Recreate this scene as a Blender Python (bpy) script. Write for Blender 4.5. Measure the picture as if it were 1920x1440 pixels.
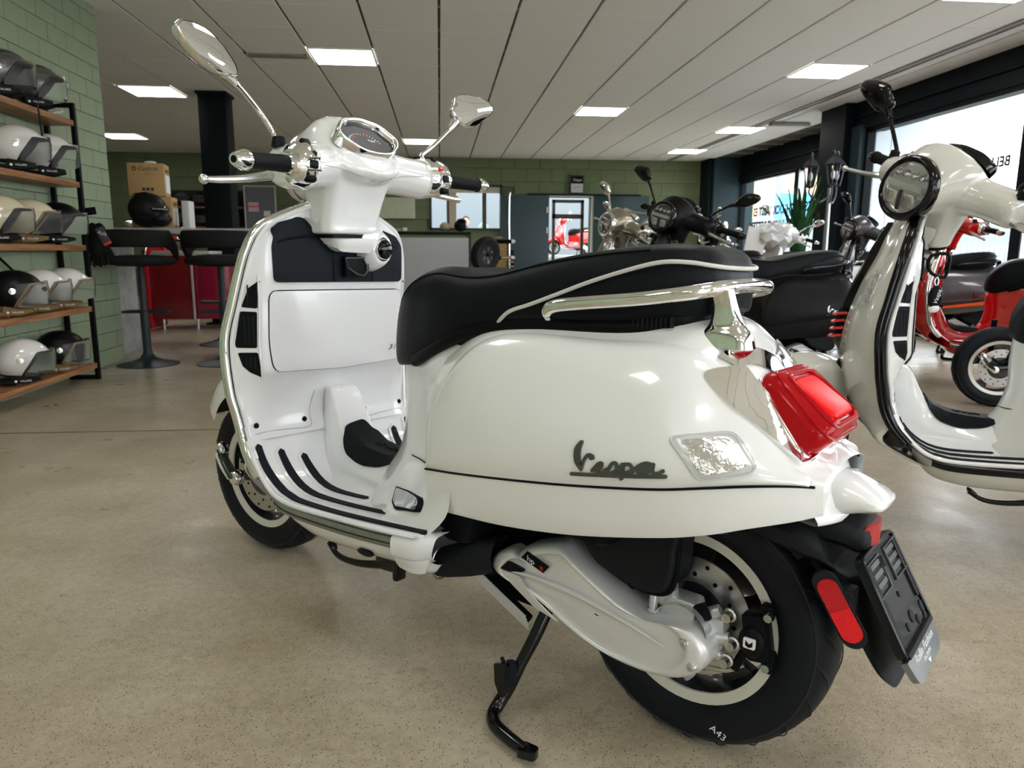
import bpy, bmesh, math, random
import numpy as np
from mathutils import Vector, Matrix, Euler, geometry
R=math.radians; PI=math.pi
random.seed(7)
D=bpy.data; SC=bpy.context.scene; COL=SC.collection
for o in list(D.objects): D.objects.remove(o)

# ------------------------------------------------------------ camera, world, exposure
cam=D.cameras.new('camera'); cam.lens=25.80; cam.sensor_width=36; cam.clip_start=.02; cam.clip_end=400
co=D.objects.new('camera',cam); COL.objects.link(co); SC.camera=co
co.location=(0,0,.892)
co.rotation_euler=(Euler((R(90)-.179535,0,-.0974716),'XYZ').to_matrix()@Matrix.Rotation(.0042572,3,'Z')).to_euler()
cam.dof.use_dof=True; cam.dof.focus_distance=1.45; cam.dof.aperture_fstop=9.0
W=D.worlds.new('overcast_sky'); SC.world=W; W.use_nodes=True
bg=W.node_tree.nodes['Background']; bg.inputs[0].default_value=(.90,.955,1,1); bg.inputs[1].default_value=4.6
SC.view_settings.view_transform='Standard'; SC.view_settings.look='None'
SC.view_settings.gamma=1.0; SC.view_settings.exposure=0.42; SC.view_settings.use_curve_mapping=False
LED=9.0   # strength of the ceiling panels
H=2.692; YB=15.0

# ------------------------------------------------------------ materials
MATS={}
def nt(name):
    m=D.materials.new(name); m.use_nodes=True; return m,m.node_tree,m.node_tree.nodes['Principled BSDF']
def mat(name,col,rough=.5,metal=0,coat=0,spec=.5,**k):
    if name in MATS: return MATS[name]
    m,t,b=nt(name); b.inputs['Base Color'].default_value=(*col,1); b.inputs['Roughness'].default_value=rough
    b.inputs['Metallic'].default_value=metal; b.inputs['Coat Weight'].default_value=coat; b.inputs['Coat Roughness'].default_value=.03
    b.inputs['Specular IOR Level'].default_value=spec
    if 'trans' in k: b.inputs['Transmission Weight'].default_value=k['trans']; b.inputs['IOR'].default_value=k.get('ior',1.3)
    if 'emit' in k: b.inputs['Emission Color'].default_value=(*k.get('ecol',col),1); b.inputs['Emission Strength'].default_value=k['emit']
    if 'alpha' in k: b.inputs['Alpha'].default_value=k['alpha']
    if 'bump' in k or 'vary' in k:
        tc=t.nodes.new('ShaderNodeTexCoord'); n=t.nodes.new('ShaderNodeTexNoise'); n.inputs['Scale'].default_value=k.get('scale',60); n.inputs['Detail'].default_value=4
        t.links.new(tc.outputs['Object'],n.inputs['Vector'])
        if 'bump' in k:
            bp=t.nodes.new('ShaderNodeBump'); bp.inputs['Strength'].default_value=k['bump']; bp.inputs['Distance'].default_value=.002
            t.links.new(n.outputs['Fac'],bp.inputs['Height']); t.links.new(bp.outputs['Normal'],b.inputs['Normal'])
        if 'vary' in k:
            mx=t.nodes.new('ShaderNodeMix'); mx.data_type='RGBA'; mx.inputs[6].default_value=(*col,1); mx.inputs[7].default_value=(*k['vary'],1)
            t.links.new(n.outputs['Fac'],mx.inputs[0]); t.links.new(mx.outputs[2],b.inputs['Base Color'])
    MATS[name]=m; return m
def ramp(t,pts):
    r=t.nodes.new('ShaderNodeValToRGB'); e=r.color_ramp.elements
    while len(e)<len(pts): e.new(.5)
    for x,(p,c) in zip(e,pts): x.position=p; x.color=(*c,1)
    return r
def noise(t,tc,scale,detail=4,sx=None,out='Object',rough=.5):
    n=t.nodes.new('ShaderNodeTexNoise'); n.inputs['Scale'].default_value=scale; n.inputs['Detail'].default_value=detail; n.inputs['Roughness'].default_value=rough
    if sx:
        mp=t.nodes.new('ShaderNodeMapping'); mp.inputs['Scale'].default_value=sx
        t.links.new(tc.outputs[out],mp.inputs[0]); t.links.new(mp.outputs[0],n.inputs['Vector'])
    else: t.links.new(tc.outputs[out],n.inputs['Vector'])
    return n
def mixc(t,fac,a,b,mode='MIX'):
    m=t.nodes.new('ShaderNodeMix'); m.data_type='RGBA'; m.blend_type=mode
    for i,v in ((0,fac),(6,a),(7,b)):
        if isinstance(v,tuple): m.inputs[i].default_value=(*v,1)
        elif isinstance(v,(int,float)): m.inputs[i].default_value=v
        else: t.links.new(v,m.inputs[i])
    return m.outputs[2]
def floor_mat():
    m,t,b=nt('polished_concrete'); tc=t.nodes.new('ShaderNodeTexCoord')
    big=ramp(t,[(.33,(.345,.285,.20)),(.5,(.445,.385,.29)),(.68,(.56,.505,.40))]); t.links.new(noise(t,tc,1.3,6,rough=.62).outputs['Fac'],big.inputs[0])
    med=ramp(t,[(.3,(.74,.72,.68)),(.7,(1.1,1.1,1.08))]); t.links.new(noise(t,tc,38,6,rough=.75).outputs['Fac'],med.inputs[0])
    c=mixc(t,.85,big.outputs[0],med.outputs[0],'MULTIPLY')
    v=t.nodes.new('ShaderNodeTexVoronoi'); v.inputs['Scale'].default_value=185; t.links.new(tc.outputs['Object'],v.inputs['Vector'])
    sp=ramp(t,[(.0,(1,1,1)),(.20,(1,1,1)),(.27,(0,0,0))]); t.links.new(v.outputs['Distance'],sp.inputs[0])
    pick=ramp(t,[(.0,(0,0,0)),(.50,(0,0,0)),(.56,(1,1,1))])
    sep=t.nodes.new('ShaderNodeSeparateColor'); t.links.new(v.outputs['Color'],sep.inputs[0]); t.links.new(sep.outputs[0],pick.inputs[0])
    f=mixc(t,1.0,sp.outputs[0],pick.outputs[0],'MULTIPLY')
    c=mixc(t,f,c,(.045,.034,.022))
    v2=t.nodes.new('ShaderNodeTexVoronoi'); v2.inputs['Scale'].default_value=210; t.links.new(tc.outputs['Object'],v2.inputs['Vector'])
    sp2=ramp(t,[(.0,(.7,.7,.7)),(.2,(.7,.7,.7)),(.3,(0,0,0))]); t.links.new(v2.outputs['Distance'],sp2.inputs[0])
    sep2=t.nodes.new('ShaderNodeSeparateColor'); t.links.new(v2.outputs['Color'],sep2.inputs[0])
    pk2=ramp(t,[(.0,(0,0,0)),(.7,(0,0,0)),(.75,(1,1,1))]); t.links.new(sep2.outputs[1],pk2.inputs[0])
    c=mixc(t,mixc(t,1.0,sp2.outputs[0],pk2.outputs[0],'MULTIPLY'),c,(.66,.58,.45))
    t.links.new(c,b.inputs['Base Color'])
    rr=ramp(t,[(.3,(.26,)*3),(.7,(.42,)*3)]); t.links.new(noise(t,tc,6,5).outputs['Fac'],rr.inputs[0]); t.links.new(rr.outputs[0],b.inputs['Roughness'])
    bp=t.nodes.new('ShaderNodeBump'); bp.inputs['Strength'].default_value=.08; bp.inputs['Distance'].default_value=.001
    t.links.new(noise(t,tc,140,3).outputs['Fac'],bp.inputs['Height']); t.links.new(bp.outputs[0],b.inputs['Normal'])
    b.inputs['Specular IOR Level'].default_value=.45
    return m
def block_mat(name,c1,c2):
    m,t,b=nt(name); tc=t.nodes.new('ShaderNodeTexCoord')
    r=ramp(t,[(.3,c1),(.7,c2)]); t.links.new(noise(t,tc,1.6,5).outputs['Fac'],r.inputs[0]); t.links.new(r.outputs[0],b.inputs['Base Color'])
    b.inputs['Roughness'].default_value=.62
    bp=t.nodes.new('ShaderNodeBump'); bp.inputs['Strength'].default_value=.25; bp.inputs['Distance'].default_value=.002
    t.links.new(noise(t,tc,120,5).outputs['Fac'],bp.inputs['Height']); t.links.new(bp.outputs[0],b.inputs['Normal'])
    return m
def wood_mat(name,c1,c2,c3,ax='y',scale=6):
    m,t,b=nt(name); tc=t.nodes.new('ShaderNodeTexCoord')
    s={'x':(.25,6,6),'y':(6,.35,6),'z':(6,6,.3)}[ax]
    r=ramp(t,[(.3,c1),(.52,c2),(.7,c3)]); t.links.new(noise(t,tc,scale,8,s,rough=.65).outputs['Fac'],r.inputs[0]); t.links.new(r.outputs[0],b.inputs['Base Color'])
    b.inputs['Roughness'].default_value=.45
    return m
def stone_mat(name,c1,c2,sc=5,rough=.5):
    m,t,b=nt(name); tc=t.nodes.new('ShaderNodeTexCoord')
    r=ramp(t,[(.32,c1),(.66,c2)]); t.links.new(noise(t,tc,sc,9,rough=.7).outputs['Fac'],r.inputs[0]); t.links.new(r.outputs[0],b.inputs['Base Color'])
    b.inputs['Roughness'].default_value=rough
    return m
FLOOR=floor_mat()
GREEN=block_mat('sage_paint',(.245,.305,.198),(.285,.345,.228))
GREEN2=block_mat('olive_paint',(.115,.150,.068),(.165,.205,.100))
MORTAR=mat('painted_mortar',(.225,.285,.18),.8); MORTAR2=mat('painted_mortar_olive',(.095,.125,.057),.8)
TILE=mat('ceiling_tile',(.93,.915,.87),.9,bump=.2,scale=220,vary=(.89,.875,.835))
GRID=mat('ceiling_grid_dark',(.11,.10,.085),.7)
GRIDL=mat('ceiling_joint_pale',(.5,.48,.44),.7)
WHITE=mat('white_gloss_paint',(.86,.87,.87),.16,coat=1.0)
CREAM=mat('cream_gloss_paint',(.66,.66,.60),.16,coat=1.0)
INNERW=mat('white_inner_plastic',(.80,.81,.83),.22,coat=.6)
CHROME=mat('chrome',(.90,.90,.90),.05,metal=1)
ALU=mat('cast_aluminium',(.62,.64,.66),.36,metal=.7,bump=.1,scale=400)
ALUP=mat('silver_painted_cover',(.72,.72,.72),.32,metal=.35,coat=.3)
STEEL=mat('brushed_steel',(.55,.54,.52),.3,metal=1)
LEVER=mat('satin_lever',(.74,.74,.73),.25,metal=.9)
BLK=mat('black_plastic',(.004,.005,.006),.45,spec=.1)
BLKM=mat('matt_black_plastic',(.007,.009,.011),.60,spec=.2,bump=.15,scale=500)
BLKG=mat('gloss_black',(.003,.003,.004),.10,coat=.35,spec=.2)
RUB=mat('rubber',(.012,.014,.018),.62,spec=.08)
TYRE=mat('tyre_rubber',(.006,.008,.012),.52,spec=.2,bump=.2,scale=90)
SEAT=mat('seat_vinyl',(.006,.008,.010),.42,bump=.28,scale=420,spec=.10)
PIPING=mat('pale_piping',(.62,.61,.57),.5)
RIMW=mat('rim_lip',(.70,.69,.63),.3,metal=.2)
RIMB=mat('rim_black',(.008,.009,.012),.3,coat=.4)
REDL=mat('red_lens',(.40,.002,.006),.14,coat=.12,spec=.15)
REDI=mat('red_lamp_core',(.85,.004,.004),.35,spec=.1)
REFL=mat('red_reflector',(.48,.004,.006),.3,coat=.2,spec=.2,bump=.8,scale=700)
CLEAR=mat('clear_lens',(.97,.98,.98),.03,trans=.95,ior=1.25)
SILV=mat('lamp_reflector',(.85,.85,.86),.12,metal=1,bump=.8,scale=90)
MIRR=mat('mirror_glass',(.86,.88,.88),.01,metal=1)
DISP=mat('display_face',(.012,.014,.014),.3,spec=.10)
REDB=mat('red_button',(.75,.015,.03),.3)
WT=mat('white_print',(.8,.8,.8),.5)
DKGREY=mat('anthracite_metal',(.010,.018,.024),.45,spec=.1)
def metallic(name,col,rough=.3): return mat(name,col,rough,metal=.55,coat=.8)

# ------------------------------------------------------------ geometry helpers; a geo is (verts Nx3, faces)
def cat(*gs):
    V=[];F=[];n=0
    for v,f in gs:
        v=np.asarray(v,float).reshape(-1,3); V.append(v); F+= [tuple(i+n for i in q) for q in f]; n+=len(v)
    return np.concatenate(V),F
def xf(g,M=None,loc=None,rot=None,scale=None):
    v,f=g; v=np.asarray(v,float)
    if scale is not None: v=v*np.asarray(scale)
    if rot is not None: v=v@np.array(Euler(rot).to_matrix()).T
    if M is not None: M=np.array(M); v=v@M[:3,:3].T+M[:3,3]
    if loc is not None: v=v+np.asarray(loc)
    return v,f
def mirror(g,ax=1):
    v=np.array(g[0],float); v[:,ax]*=-1; return v,[tuple(reversed(q)) for q in g[1]]
def both(g): return cat(g,mirror(g))
def cr(P,n,closed=False):
    """Catmull-Rom resample, n samples per span"""
    P=np.asarray(P,float); m=len(P)
    if m==2 and not closed:
        return np.array([P[0]+(P[1]-P[0])*t for t in np.linspace(0,1,n+1)])
    out=[]
    idx=range(m) if closed else range(m-1)
    for i in idx:
        if closed: a,b,c,d=P[i-1],P[i],P[(i+1)%m],P[(i+2)%m]
        else:
            b,c=P[i],P[i+1]; a=P[i-1] if i>0 else 2*b-c; d=P[i+2] if i+2<m else 2*c-b
        for k in range(n):
            t=k/n
            out.append(.5*((2*b)+(c-a)*t+(2*a-5*b+4*c-d)*t*t+(3*b-a-3*c+d)*t**3))
    if not closed: out.append(P[-1])
    return np.array(out)
def gridf(nu,nv,cu=False,cv=False,off=0):
    F=[]
    for i in range(nu if cu else nu-1):
        for j in range(nv if cv else nv-1):
            a=i*nv+j;b=i*nv+(j+1)%nv;c=((i+1)%nu)*nv+(j+1)%nv;d=((i+1)%nu)*nv+j
            F.append((a+off,b+off,c+off,d+off))
    return F
def loft(rows,nu=4,nv=4,cu=False,cv=False,cap=False):
    rr=[cr(r,nv,cv) if nv>0 else np.asarray(r,float) for r in rows]
    G=np.array(rr)                                  # rows x pts x 3
    if nu>0: G=np.stack([cr(G[:,j],nu,cu) for j in range(G.shape[1])],1)
    nu_,nv_=G.shape[:2]
    F=gridf(nu_,nv_,cu,cv)
    if cap:
        F.append(tuple(reversed(range(nv_)))); F.append(tuple((nu_-1)*nv_+j for j in range(nv_)))
    return G.reshape(-1,3),F
def tube(path,r,n=12,sm=4,closed=False,cap=True,flat=1.0,up=(0,0,1)):
    P=cr(path,sm,closed) if sm else np.asarray(path,float)
    m=len(P)
    if np.ndim(r)==0: rr=np.full(m,float(r))
    else: rr=np.interp(np.linspace(0,1,m),np.linspace(0,1,len(r)),r)
    V=[];prev=None
    for i in range(m):
        if closed: t=P[(i+1)%m]-P[i-1]
        else: t=P[min(i+1,m-1)]-P[max(i-1,0)]
        t=t/(np.linalg.norm(t)+1e-12)
        if prev is None:
            a=np.array(up,float)
            if abs(a@t)>.95: a=np.array([1.,0,0])
        else: a=prev
        a=a-(a@t)*t; a/=np.linalg.norm(a); prev=a; b=np.cross(t,a)
        for k in range(n):
            w=2*PI*k/n; V.append(P[i]+rr[i]*(math.cos(w)*a*flat+math.sin(w)*b))
    F=gridf(m,n,closed,True)
    if cap and not closed:
        F.append(tuple(range(n))); F.append(tuple((m-1)*n+k for k in reversed(range(n))))
    return np.array(V),F
def revolve(prof,n=24,axis='z',loc=(0,0,0),closed=False,rot=None,a0=0,a1=2*PI):
    full=abs(a1-a0-2*PI)<1e-6
    V=[];m=len(prof);k=n if full else n+1
    for i in range(k):
        a=a0+(a1-a0)*i/n
        for r,h in prof: V.append((r*math.cos(a),r*math.sin(a),h))
    V=np.array(V,float)
    if axis=='y': V=V[:,[0,2,1]]*np.array([1,1,1])
    if axis=='x': V=V[:,[2,0,1]]
    F=gridf(k,m,full,closed)
    g=(V,F)
    if rot is not None: g=xf(g,rot=rot)
    return xf(g,loc=loc)
def bm_geo(bm):
    bm.verts.index_update(); v=np.array([x.co[:] for x in bm.verts]); f=[tuple(q.index for q in p.verts) for p in bm.faces]; bm.free(); return v,f
def box(c,s,bev=0,seg=2,rot=None):
    bm=bmesh.new(); bmesh.ops.create_cube(bm,size=1)
    for v in bm.verts: v.co=Vector((v.co.x*s[0],v.co.y*s[1],v.co.z*s[2]))
    if bev>0: bmesh.ops.bevel(bm,geom=list(bm.edges),offset=bev,segments=seg,affect='EDGES',profile=.5)
    g=bm_geo(bm)
    if rot is not None: g=xf(g,rot=rot)
    return xf(g,loc=c)
def ell(c,r,nu=16,nv=10,rot=None):
    prof=[(math.sin(PI*i/nv),-math.cos(PI*i/nv)) for i in range(nv+1)]
    return xf(revolve([(max(a,1e-4),b) for a,b in prof],nu),rot=rot,scale=r,loc=c) if rot is None else xf(xf(revolve([(max(a,1e-4),b) for a,b in prof],nu),scale=r),rot=rot,loc=c)
def prism(poly,f0,f1):
    """poly list of 2D points; f0,f1 map (a,b)->3D for the two caps"""
    n=len(poly); V=[f0(*p) for p in poly]+[f1(*p) for p in poly]
    F=[tuple(range(n)),tuple(reversed(range(n,2*n)))]+[(i,n+i,n+(i+1)%n,(i+1)%n) for i in range(n)]
    return np.array(V,float),F
def plate(poly,axis,c,th):
    """flat plate: poly in the two other axes, thickness th along axis starting at c"""
    def f(d):
        def g(a,b):
            return {'x':(c+d,a,b),'y':(a,c+d,b),'z':(a,b,c+d)}[axis]
        return g
    return prism(poly,f(0),f(th))
def rpoly(poly,r=.01,n=4):
    """round the corners of a closed 2D polygon"""
    P=[np.array(p,float) for p in poly];out=[];m=len(P)
    for i in range(m):
        a,b,c=P[i-1],P[i],P[(i+1)%m]
        rr=r[i] if hasattr(r,'__len__') else r
        d1=np.linalg.norm(a-b);d2=np.linalg.norm(c-b);k=min(rr,d1*.45,d2*.45)
        s=b+(a-b)/d1*k;e=b+(c-b)/d2*k
        for t in np.linspace(0,1,n+1): out.append(tuple((1-t)**2*s+2*t*(1-t)*b+t*t*e))
    return out
def inpoly(p,poly):
    x,y=p;c=False;n=len(poly)
    for i in range(n):
        x1,y1=poly[i];x2,y2=poly[i-1]
        if (y1>y)!=(y2>y) and x<(x2-x1)*(y-y1)/(y2-y1)+x1: c=not c
    return c
def patch(poly,S,off,th,step=.02,out=None):
    """polygon in (u,v) laid on the surface S(u,v)->3D, proud by off along the normal, th thick"""
    P=[]
    m=len(poly)
    for i in range(m):
        a=np.array(poly[i]);b=np.array(poly[(i+1)%m]);k=max(1,int(np.linalg.norm(b-a)/step))
        for t in range(k): P.append(tuple(a+(b-a)*t/k))
    nb=len(P); xs=[p[0] for p in P];ys=[p[1] for p in P]; pts=list(P)
    for x in np.arange(min(xs)+step/2,max(xs),step):
        for y in np.arange(min(ys)+step/2,max(ys),step):
            if inpoly((x,y),P) and min((x-p[0])**2+(y-p[1])**2 for p in P)>(step*.45)**2: pts.append((x,y))
    vs,es,fs,*_=geometry.delaunay_2d_cdt([Vector(p) for p in pts],[],[list(range(nb))],1,1e-6)
    e=1e-4;top=[];bot=[]
    for v in vs:
        p=np.array(S(v.x,v.y)); du=np.array(S(v.x+e,v.y))-p; dv=np.array(S(v.x,v.y+e))-p
        n=np.cross(du,dv); n/=np.linalg.norm(n)+1e-12
        if out is not None and n@np.array(out)<0: n=-n
        top.append(p+n*off); bot.append(p+n*(off-th))
    n=len(top); F=[tuple(f) for f in fs]+[tuple(i+n for i in reversed(f)) for f in fs]
    cnt={}
    for f in fs:
        for i in range(len(f)):
            a,b=f[i],f[(i+1)%len(f)]
            cnt[(a,b)]=1
    for (a,b) in cnt:
        if (b,a) not in cnt: F.append((b,a,a+n,b+n))
    return np.array(top+bot),F
def stroke(path,w,closed=False,sm=4):
    """2D ribbon outline of a path -> polygon (u,v)"""
    P=cr(np.array(path,float),sm); L=[];Rr=[];m=len(P)
    ww=np.interp(np.linspace(0,1,m),np.linspace(0,1,len(w)),w) if hasattr(w,'__len__') else np.full(m,w)
    for i in range(m):
        t=P[min(i+1,m-1)]-P[max(i-1,0)]; t/=np.linalg.norm(t)+1e-12; n=np.array([-t[1],t[0]])
        L.append(tuple(P[i]+n*ww[i]/2));Rr.append(tuple(P[i]-n*ww[i]/2))
    t=P[-1]-P[-2];t/=np.linalg.norm(t);t0=P[0]-P[1];t0/=np.linalg.norm(t0)
    return [tuple(P[0]+t0*ww[0]*.4)]+L+[tuple(P[-1]+t*ww[-1]*.4)]+Rr[::-1]
def text(s,size=.1,depth=.002,align='CENTER',shear=0,off=0):
    c=D.curves.new('t','FONT'); c.body=s; c.size=size; c.extrude=depth/2; c.align_x=align; c.align_y='CENTER'; c.resolution_u=2; c.shear=shear; c.offset=off
    o=D.objects.new('t',c); COL.objects.link(o); dg=bpy.context.evaluated_depsgraph_get(); me=D.meshes.new_from_object(o.evaluated_get(dg))
    v=np.array([x.co[:] for x in me.vertices]) if len(me.vertices) else np.zeros((0,3)); f=[tuple(p.vertices) for p in me.polygons]
    D.objects.remove(o); D.curves.remove(c); D.meshes.remove(me); return v,f
def to_mesh(name,g,angle=40):
    me=D.meshes.new(name); v,f=g; me.from_pydata([tuple(p) for p in v],[],[tuple(int(i) for i in q) for q in f]); me.validate()
    bm=bmesh.new(); bm.from_mesh(me); bmesh.ops.remove_doubles(bm,verts=bm.verts,dist=1e-5); bmesh.ops.recalc_face_normals(bm,faces=bm.faces); bm.to_mesh(me); bm.free()
    me.shade_smooth(); me.set_sharp_from_angle(angle=R(angle)); me.update(); return me
def remesh(g,vox=.006,it=8,fac=.5):
    me=to_mesh('tmp',g); o=D.objects.new('tmp',me); COL.objects.link(o)
    m=o.modifiers.new('r','REMESH'); m.mode='VOXEL'; m.voxel_size=vox
    s=o.modifiers.new('s','SMOOTH'); s.iterations=it; s.factor=fac
    dg=bpy.context.evaluated_depsgraph_get(); me2=D.meshes.new_from_object(o.evaluated_get(dg))
    v=np.zeros(len(me2.vertices)*3); me2.vertices.foreach_get('co',v); f=[tuple(p.vertices) for p in me2.polygons]
    D.objects.remove(o); D.meshes.remove(me); D.meshes.remove(me2); return v.reshape(-1,3),f
def O(name,g,m,parent=None,angle=40,label=None,loc=None,rot=None,mesh=None):
    me=mesh or to_mesh(name,g,angle); o=D.objects.new(name,me); COL.objects.link(o)
    if not me.materials: me.materials.append(m)
    elif me.materials[0]!=m: o.material_slots[0].link='OBJECT'; o.material_slots[0].material=m
    if parent is not None: o.parent=parent
    if loc is not None: o.location=loc
    if rot is not None: o.rotation_euler=rot
    if label: o['label']=label
    return o
def thing(name,label,cat_,loc=(0,0,0),rot=(0,0,0),group=None):
    o=D.objects.new(name,None); COL.objects.link(o); o.empty_display_size=.1; o.location=loc; o.rotation_euler=rot
    tag(o,label,cat_,group); return o
def tag(o,label,cat_,group=None):
    o['label']=label; o['category']=cat_
    if group: o['group']=group
    return o
def struct(name,g,m,parent=None,label=None):
    o=O(name,g,m,parent)
    if parent is None: o['kind']='structure'
    if label: o['label']=label
    return o
def sempty(name):
    o=D.objects.new(name,None); COL.objects.link(o); o['kind']='structure'; return o
def dup(root,loc,rot,label=None,group=None,mmap=None,scale=None,skip=()):
    r=root.copy(); COL.objects.link(r); r.location=loc; r.rotation_euler=rot
    if scale: r.scale=scale
    if label: r['label']=label
    if group: r['group']=group
    elif 'group' in r and group is not None: del r['group']
    def rec(a,b):
        for ch in a.children:
            if ch.name.split('.')[0] in skip: continue
            c=ch.copy(); COL.objects.link(c); c.parent=b; c.matrix_parent_inverse=ch.matrix_parent_inverse
            if mmap and c.type=='MESH' and c.material_slots:
                m0=c.material_slots[0].material
                if m0.name in mmap: c.material_slots[0].link='OBJECT'; c.material_slots[0].material=mmap[m0.name]
            rec(ch,c)
    rec(root,r); return r
# ============================================================ the room
WX=-2.58; WE=6.25; XR=5.12; XR2=5.9; YN=-6.0; XL=-8.0
def wall_box(x0,x1,y0,y1,z0,z1): return box(((x0+x1)/2,(y0+y1)/2,(z0+z1)/2),(x1-x0,y1-y0,z1-z0))
fl=struct('floor',wall_box(XL-.2,XR2+.3,YN-.2,YB+.2,-.1,0),FLOOR)
# ceiling slab above the tiles; tiles are parts
ce=struct('ceiling',wall_box(XL-.2,XR2+.3,YN-.2,YB+.2,H+.03,H+.14),GRID)
PX=.5988; PY=.6029; GX=.0187; GY=6.002
lamps=set(); LC=[(-2,2),(-1,11),(3,6),(6,2),(7,8),(7,12),(6,-2),(-9,11),(-6,5)]
for i in range(-7,8,4):
    for j in (-18,-14,-10,-6): LC.append((i,j))
LC+=[(2,-2),(-2,-2),(1,2) ] if False else []
for c in LC: lamps.add(c)
tile_me=None; cells=[]
for i in range(-14,9):
    for j in range(-20,15):
        x=GX+PX*(i+.5); y=GY+PY*(j+.5)
        if x<WX and y<WE-.1: continue
        if (i,j) in lamps: continue
        if y>YB or x>XR2 or (x>XR and y<8.6): continue
        cells.append((x,y,i,j))
def vis(x,y):
    a=math.atan2(x,y)-.0975; return abs(a)<.66 and y>2.2
near=sorted([c for c in cells if vis(c[0],c[1]) and c[1]>4.2],key=lambda c:c[0]**2+c[1]**2)[:300]
ns=set(near)
tg=box((0,0,.012),(PX-.022,PY-.006,.024),.002,1)
tile_me=to_mesh('ceiling_tile',tg,30)
for x,y,i,j in near:
    O('ceiling_tile',None,TILE,ce,mesh=tile_me,loc=(x,y,H-.001+random.uniform(-.001,.001)),rot=(random.uniform(-.001,.001),random.uniform(-.001,.001),0))
rest=[xf(tg,loc=(x,y,H)) for x,y,i,j in cells if (x,y,i,j) not in ns]
o=O('ceiling_tile_field',cat(*rest),TILE,ce); o['kind']='stuff'
o=O('cross_joint',cat(*[wall_box(-8,XR2,GY+PY*j-.003,GY+PY*j+.003,H+.008,H+.03) for j in range(-18,15)]),GRIDL,ce); o['kind']='stuff'
# ceiling light panels
GLOW=mat('led_diffuser',(1,1,1),.5,emit=LED,ecol=(1,.98,.95))
names={(-2,2):'square ceiling light panel directly above the front of the white scooter, beside the air vent',(-1,11):'small looking ceiling light panel seen above the right mirror stem of the main scooter',(3,6):'ceiling light panel in the middle of the ceiling, halfway to the back wall',
(6,2):'wide ceiling light panel nearest to the big windows, left of the metal track',(7,8):'ceiling light panel touching the end of the metal ceiling track',(7,12):'farthest ceiling light panel on the window side, close to the back wall',
(6,-2):'ceiling light panel cut off by the top edge of the photo at the right',(-9,11):'ceiling light panel half hidden behind the end of the green block wall',(-6,5):'ceiling light panel left of the black column'}
for c in lamps:
    x=GX+PX*(c[0]+.5); y=GY+PY*(c[1]+.5)
    if x<WX and y<WE: continue
    t=thing('ceiling_light',names.get(c,'square ceiling light panel over the floor behind the photographer'),'ceiling light',(x,y,H-.006),group='ceiling light panels' if c in names else 'ceiling lights behind the photographer')
    w=PX/2-.012
    O('frame',cat(box((0,w,.004),(2*w,.016,.014)),box((0,-w,.004),(2*w,.016,.014)),box((w,0,.004),(.016,2*w,.014)),box((-w,0,.004),(.016,2*w,.014))),mat('white_frame',(.75,.75,.72),.5),t)
    O('diffuser',box((0,0,.002),(2*w-.016,2*w-.016,.006)),GLOW,t)
# air vents
for (x,y,lb) in ((-1.50,7.52,'slotted air vent in the ceiling left of the light panel above the scooter'),):
    t=thing('ceiling_vent',lb,'vent',(x,y,H-.004))
    O('frame',cat(box((0,.07,0),(.56,.02,.012)),box((0,-.07,0),(.56,.02,.012)),box((.27,0,0),(.02,.16,.012)),box((-.27,0,0),(.02,.16,.012))),mat('vent_frame',(.42,.40,.36),.5),t)
    for k in range(22): O('slat',box((-.24+k*.0229,0,.0),(.006,.13,.012),rot=(0,.5,0)),mat('vent_slat',(.2,.19,.16),.5),t)
# metal ceiling track + short rail across it
t=thing('ceiling_track','long dark grey metal slot track along the ceiling beside the windows','track',(4.60,0,H-.003))
O('channel',cat(box((-.035,7.2,0),(.012,15.4,.03)),box((.035,7.2,0),(.012,15.4,.03))),mat('track_metal',(.36,.36,.35),.4,metal=.6),t)
O('slot',box((0,7.2,.012),(.06,15.4,.012)),BLK,t)
t=thing('ceiling_rail','short grey rail fixed across the ceiling track near the dark window column','rail',(4.95,10.42,H-.03))
O('bar',box((0,0,0),(.56,.09,.045),.006),mat('rail_grey',(.45,.44,.40),.5),t); O('end_cap',both(box((0,.05,0),(.5,.012,.05)))if False else box((-.285,0,0),(.02,.1,.05),.004),mat('rail_cap',(.3,.3,.28),.5),t)

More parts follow.
